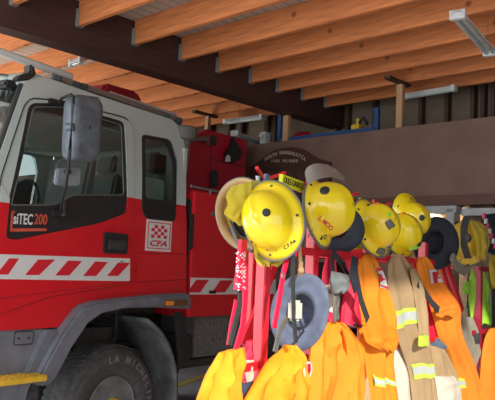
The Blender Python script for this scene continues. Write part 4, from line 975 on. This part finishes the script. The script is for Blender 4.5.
# ---- helmets
def helmet(label, px, py, y, upv, fwdv, shell, size=1., brim=(.045, .05, .06), dims=(.135, .112, .14), boss=None, inside=m_black, edge=m_edge, visor=False, under=None, crest=.008):
    rot = orient(upv, fwdv)
    t = thing('fire_helmet', label, 'helmet', KP(px, py, y), MK, rot=rot, group=None)
    fr = ROOT[t.name]; A, B_, Hh = [d*size for d in dims]; n = 56
    def rr(a, s, e): # horizontal radius: dome scale s plus brim e (side, front, back)
        ex = e*size*(brim[0]+(brim[1]-brim[0])*max(0, math.cos(a))**2+(brim[2]-brim[0])*max(0, -math.cos(a))**2)
        return (s*A+ex)*math.cos(a), (s*B_+ex)*math.sin(a)
    rows = []
    for i in range(15):
        ph = (PI/2)*(1-i/14); s = math.cos(ph)**.82 if ph < PI/2 else .0; s = max(s, .004); z = Hh*math.sin(ph)
        row = []
        for j in range(n):
            a = 2*PI*j/n; x, yy = rr(a, s, 0); w = crest*size*math.exp(-(yy/(.016*size))**2)*(math.sin(ph)**.5 if ph > 0 else 0)
            row.append(Vector((x, yy, z+w)))
        rows.append(row)
    for e, z in ((.12, -.012), (.5, -.024), (1, -.040)):
        rows.append([Vector((*rr(2*PI*j/n, 1, e), z*size-.012*size*math.sin(2*PI*j/n)**2*e)) for j in range(n)])
    b = MBd(); b.grid(rows, wrap=True); sh = b.build('shell', shell, t, fr, solid=.005, smooth=60)
    ring = [Vector((*rr(2*PI*j/n, 1, 1), -.040*size-.012*size*math.sin(2*PI*j/n)**2)) for j in range(n+1)]
    b = MBd(); b.tube(ring, .0065*size, 7); b.build('brim_edging', edge, t, fr)
    if under:
        b = MBd(); b.grid([[Vector((*rr(2*PI*j/n, 1, e), (zz-.008)*size-.012*size*math.sin(2*PI*j/n)**2*e)) for j in range(n)] for e, zz in ((0, -.006), (.5, -.024), (.98, -.040))], wrap=True); b.build('brim_lining', under, t, fr, solid=.003)
    # liner
    rows = []
    for i in range(9):
        ph = (PI/2)*(1-i/8); s = max(.01, .9*math.cos(ph)); rows.append([Vector((*rr(2*PI*j/n, s, 0), .86*Hh*math.sin(ph)-.012*size)) for j in range(n)])
    b = MBd(); b.grid(rows, wrap=True); b.build('liner', inside, t, fr, solid=.006)
    if boss:
        for az, el, m_, rad in boss:
            a = math.radians(az); e = math.radians(el)
            p = Vector((A*math.cos(e)**.82*math.cos(a), B_*math.cos(e)**.82*math.sin(a), Hh*math.sin(e)))
            nrm = Vector((p.x/A**2, p.y/B_**2, p.z/Hh**2)).normalized(); q = nrm.to_track_quat('Z', 'Y').to_matrix().to_4x4(); q.translation = p
            b = MBd(); b.lathe([(rad*size, -.01), (rad*size, .006), (rad*.75*size, .011), (0, .012)], (0, 0, 0), 'z', 16); b.build('boss', m_, t, fr @ q)
    # vents / rivets on the brim
    for az in (30, 75, 150, 210, 285, 330):
        a = math.radians(az); x, yy = rr(a, 1, .5)
        b = MBd(); b.lathe([(.007*size, -.004), (.007*size, .004), (0, .005)], (x, yy, -.024*size), 'z', 8); b.build('rivet', m_black, t, fr)
    if visor:
        rows = []
        for i in range(7):
            e = math.radians(-12+i*8+20)
            row = []
            for j in range(17):
                a = math.radians(-62+124*j/16); R_ = 1.10+.06*i/6
                row.append(Vector((A*R_*math.cos(a)*math.cos(e*.4)+.03*i/6, B_*(R_)*math.sin(a)*1.05, -.02+.17*size*i/6)))
            rows.append(row)
        b = MBd(); b.grid(rows); b.build('visor', m_vis, t, fr, solid=.003, smooth=70)
    return t, fr, sh
def strap3(name, t, fr, pts, w, m, th=.004, side=(0, 1, 0)):
    b = MBd(); b.tube([Vector(p) for p in pts], 1, flat=(w, th, side)); return b.build(name, m, t, fr)
def htext(t, fr, txt, origin, ux, uz, h, m, name='lettering'):
    vs, fs = text_mesh(txt, h, 0, .0, .001); ux = Vector(ux).normalized(); uz = Vector(uz).normalized()
    b = MBd(); b.add([Vector(origin)+ux*v.x+uz*v.y for v in vs], fs); b.build(name, m, t, fr, smooth=0, weld=False)

def decal(txt, p0, p1, h, m, t, shell):
    # small lettering laid onto the curved shell
    vs, fs = text_mesh(txt, 1, 0, .0, .03); x0 = min(v.x for v in vs); x1 = max(v.x for v in vs)
    bmx = bmesh.new(); bmx.from_mesh(shell.data); from mathutils.bvhtree import BVHTree
    tr = BVHTree.FromBMesh(bmx); inv = ROOT[t.name].inverted(); a = Vector(p0); d = Vector(p1)-a; n = Vector((d.y, -d.x)).normalized(); out = []
    for v in vs:
        q = a+d*((v.x-x0)/(x1-x0))+n*(v.y*h/.7); r_ = ray(q.x, q.y); hit = tr.ray_cast(inv @ CAM, (inv.to_3x3() @ r_).normalized())
        if hit[0] is None: return
        out.append(hit[0]-(inv.to_3x3() @ r_).normalized()*.0045)
    b = MBd(); b.add(out, fs); b.build('lettering', m, t, ROOT[t.name], smooth=0, weld=False)
# open helmet seen from inside
t, fr, _ = helmet('upturned yellow helmet showing tan lining, leftmost on the rack', 247, 213, .07, (.28, .05, -.95), (-.20, .97, 0), m_hely, 1.0, inside=m_tan, under=m_tan, brim=(.03, .04, .05))
b = MBd(); rows = []
for i in range(7):
    ph = PI/2*(1-i/6); rows.append([Vector((.02-.06+.085*math.cos(ph)*math.cos(a), .075*math.cos(ph)*math.sin(a), .02+.06*math.sin(ph)-.05)) for a in [2*PI*j/24 for j in range(24)]])
b.grid(rows, wrap=True); b.build('head_cradle', m_black, t, fr, solid=.008)
strap3('chin_strap', t, fr, [(-.02, .10, -.0), (-.10, .10, -.05), (-.17, .06, -.06), (-.19, .0, -.06), (-.15, -.06, -.05), (-.05, -.09, -.02)], .016, m_edge)
o = loose('neck_cloth', [((232, 186), (258, 180)), ((226, 196), (262, 194)), ((228, 206), (258, 210)), ((224, 214), (250, 222)), ((232, 218), (243, 226))], -.04, .03, m_ycl, t, .012, 2, 40)
# main front helmet
t, fr, t2sh = helmet('largest bright yellow helmet with grey edging at front of the rack', 268.5, 220, -.17, (-.52, .14, .84), (.40, -.90, .3), m_hely, .93, dims=(.152, .122, .13), crest=.014, boss=[(84, 66, m_black, .020)])
loose('neck_cloth', [((254, 238), (268, 246)), ((254, 250), (284, 252)), ((256, 260), (286, 258)), ((262, 266), (278, 265))], -.10, .02, m_ycl, t, .008, 2, 41)
decal('C.F.A', (285, 250), (294, 243), 3.6, m_black, t, t2sh)
decal('No 4', (266, 251), (277, 251), 3, m_black, t, t2sh)
# helmet with visor
t, fr, t3sh = helmet('yellow helmet with raised smoky visor and red lettering, second from left', 326, 210, -.10, (.84, .2, .5), (-.18, .97, -.1), m_hely, 1.1, brim=(.022, .03, .045), boss=[(48, 20, m_black, .024)])
b = MBd(); vb = [(307, 186), (316, 180), (327, 177), (338, 178), (346, 183)]; vt = [(304, 172), (309, 164), (320, 162.5), (333, 166), (345, 177)]
b.grid([[KP(p[0]+(q[0]-p[0])*f, p[1]+(q[1]-p[1])*f, -.19-.05*math.sin(PI*i/4)+.04*f) for i, (p, q) in enumerate(zip(vb, vt))] for f in (0, .25, .5, .75, 1)]); b.build('visor', m_vis, t, MK, solid=.004, smooth=80, subd=2)
strap3('buckle', t, fr, [(-.10, .13, -.04), (-.13, .14, -.07)], .012, m_steel)
decal('L. MOO', (318, 219), (331, 231), 4.6, m_sr, t, t3sh)
decal('NZ', (322, 240), (328, 239), 4.5, m_black, t, t3sh)
# three helmets further along
t, fr, _ = helmet('yellow helmet with black lamp on its side, in front of two other helmets', 377, 226, -.10, (.62, .30, .72), (.45, -.88, .1), m_hely, 1.02, brim=(.03, .05, .05), boss=[(160, 10, m_black, .008), (190, 8, m_black, .008)])
b = MBd(); b.tube([(-.01, -.052, .125), (.035, -.055, .14)], .024, 10); b.build('lamp', m_edge, t, fr)
b = MBd(); b.box((-.055, -.04, .12), (-.03, -.01, .145)); b.build('green_clip', m_hiv, t, fr, bev=.004)
b = MBd(); b.box((-.135, -.02, .045), (-.105, .012, .08)); b.build('orange_square', m_oran, t, fr, bev=.003)
b = MBd(); b.tube([(.12, -.06, -.03), (.16, -.02, -.03)], .03, 10); b.tube([(.12, .03, -.03), (.16, .05, -.03)], .026, 10); b.build('goggles', m_edge, t, fr)
loose('neck_cloth', [((353, 218), (364, 226)), ((351, 230), (366, 236)), ((349, 242), (366, 246)), ((354, 250), (362, 250))], .0, .02, m_ycl, t, .008, 2, 42)
t, fr, _ = helmet('yellow helmet with lime green strap, low behind the lamp helmet', 402, 233, .02, (.55, .35, .75), (.45, -.88, .1), m_hely, 1.02, brim=(.02, .03, .04), boss=[(0, 38, m_black, .022)])
strap3('green_strap', t, fr, [(.115, -.075, .05), (.128, -.03, .075), (.128, .03, .075), (.115, .075, .05)], .022, m_hiv, .006, (1, 0, -.5))
b = MBd(); b.box((-.125, -.018, .03), (-.10, .014, .10)); b.build('orange_square', m_oran, t, fr, bev=.003)
t, fr, _ = helmet('small plain yellow helmet, topmost and rightmost of main rack cluster', 413, 219, .10, (.45, .05, .88), (-.45, .88, 0), m_hely, .98, edge=m_hely, brim=(.012, .07, .02), boss=[(60, 78, m_black, .022)])
# helmet on second rack
t, fr, _ = helmet('dusty yellow helmet with draped cloth and black strap on right rack', 466, 240, -.06, (-.62, .25, .72), (.1, -.95, .2), m_hely2, 1.12, brim=(.02, .05, .03), boss=[(195, 35, m_black, .02)])
loose('neck_cloth', [((470, 222), (478, 221)), ((472, 230), (487, 228)), ((474, 238), (490, 242)), ((476, 246), (488, 250)), ((477, 258), (485, 260))], -.20, .05, m_hely2, t, .012, 2, 43)
strap3('black_strap', t, ROOT[t.name], [tuple(ROOT[t.name].inverted() @ (MK @ KP(*q, -.27))) for q in ((467, 216), (464, 228), (464, 245), (468, 258))], .05, m_blk, .01)
b = MBd(); b.lathe([(.0, -.03), (.035, -.02), (.035, .02), (0, .03)], KP(466, 238, -.28), 'x', 12); b.build('torch', m_black, t, MK)
b = MBd(); b.tube([KP(452, 256, -.15), KP(456, 266, -.15), KP(464, 271, -.15), KP(469, 268, -.15)], 1, flat=(.07, .03)); b.build('goggles', m_khaki, t, MK, bev=.008)
# navy cap
t = thing('navy_beanie', 'navy cloth with red and white checked band at the right edge', 'hat', KP(490, 235, -.05), MK)
loose('cap_body', [((484, 215), (496, 213)), ((482, 225), (500, 224)), ((483, 240), (500, 240)), ((485, 252), (498, 252))], -.05, .12, m_navy, t, .01, 1.5, 44)
for i in range(7):
    q = KP(484+i*1.9, 216+i*5, -.14); b = MBd(); b.box((q.x-.02, -.15, q.z-.022), (q.x+.02, -.13, q.z+.022)); b.build('checked_band', m_sw if i % 2 else m_purp, t, MK)

# ---- name tapes on the hooks
def nametape(label, p, q, h, txt, y, redend=True):
    a, c = KP(*p, y), KP(*q, y); d = c-a; L = d.length; ang = math.atan2(d.z, d.x)
    fr = MK @ Matrix.Translation(a) @ Matrix.Rotation(-ang, 4, 'Y')
    t = thing('name_tape', label, 'label', a, MK)
    b = MBd(); b.box((0, 0, -h), (L, .025, 0)); b.build('tape', m_tag, t, fr, bev=.002)
    if redend: b = MBd(); b.box((L, -.001, -h), (L+.03, .03, .004)); b.build('red_end', m_sr, t, fr)
    if txt: text('tape_lettering', txt, (.012, -h*.8), L*.92, h*.6, m_black, t, fr, -.003)
nametape('fluorescent yellow name tape with black letters beside the largest helmet', (283, 174), (304, 182), .055, 'OULE-DARROL', .0)
nametape('small yellow name tape above the lamp helmet', (362, 198), (377, 203), .045, 'OMAROLL', .0, False)
t = thing('blue_clip', 'small blue clip and grey catch above the largest helmet', 'clip', KP(267, 180, -.02), MK)
a = KP(267, 174, -.03); c = KP(267, 187, -.03); b = MBd(); b.box((a.x-.018, -.04, c.z), (a.x+.016, -.02, a.z)); b.build('clip_body', mat('slate_blue', (.10, .15, .24), .5), t, MK, bev=.004)
a = KP(258, 176, -.02); b = MBd(); b.tube([a, KP(258, 186, -.02)], .012, 8); b.build('catch', m_steel, t, MK)
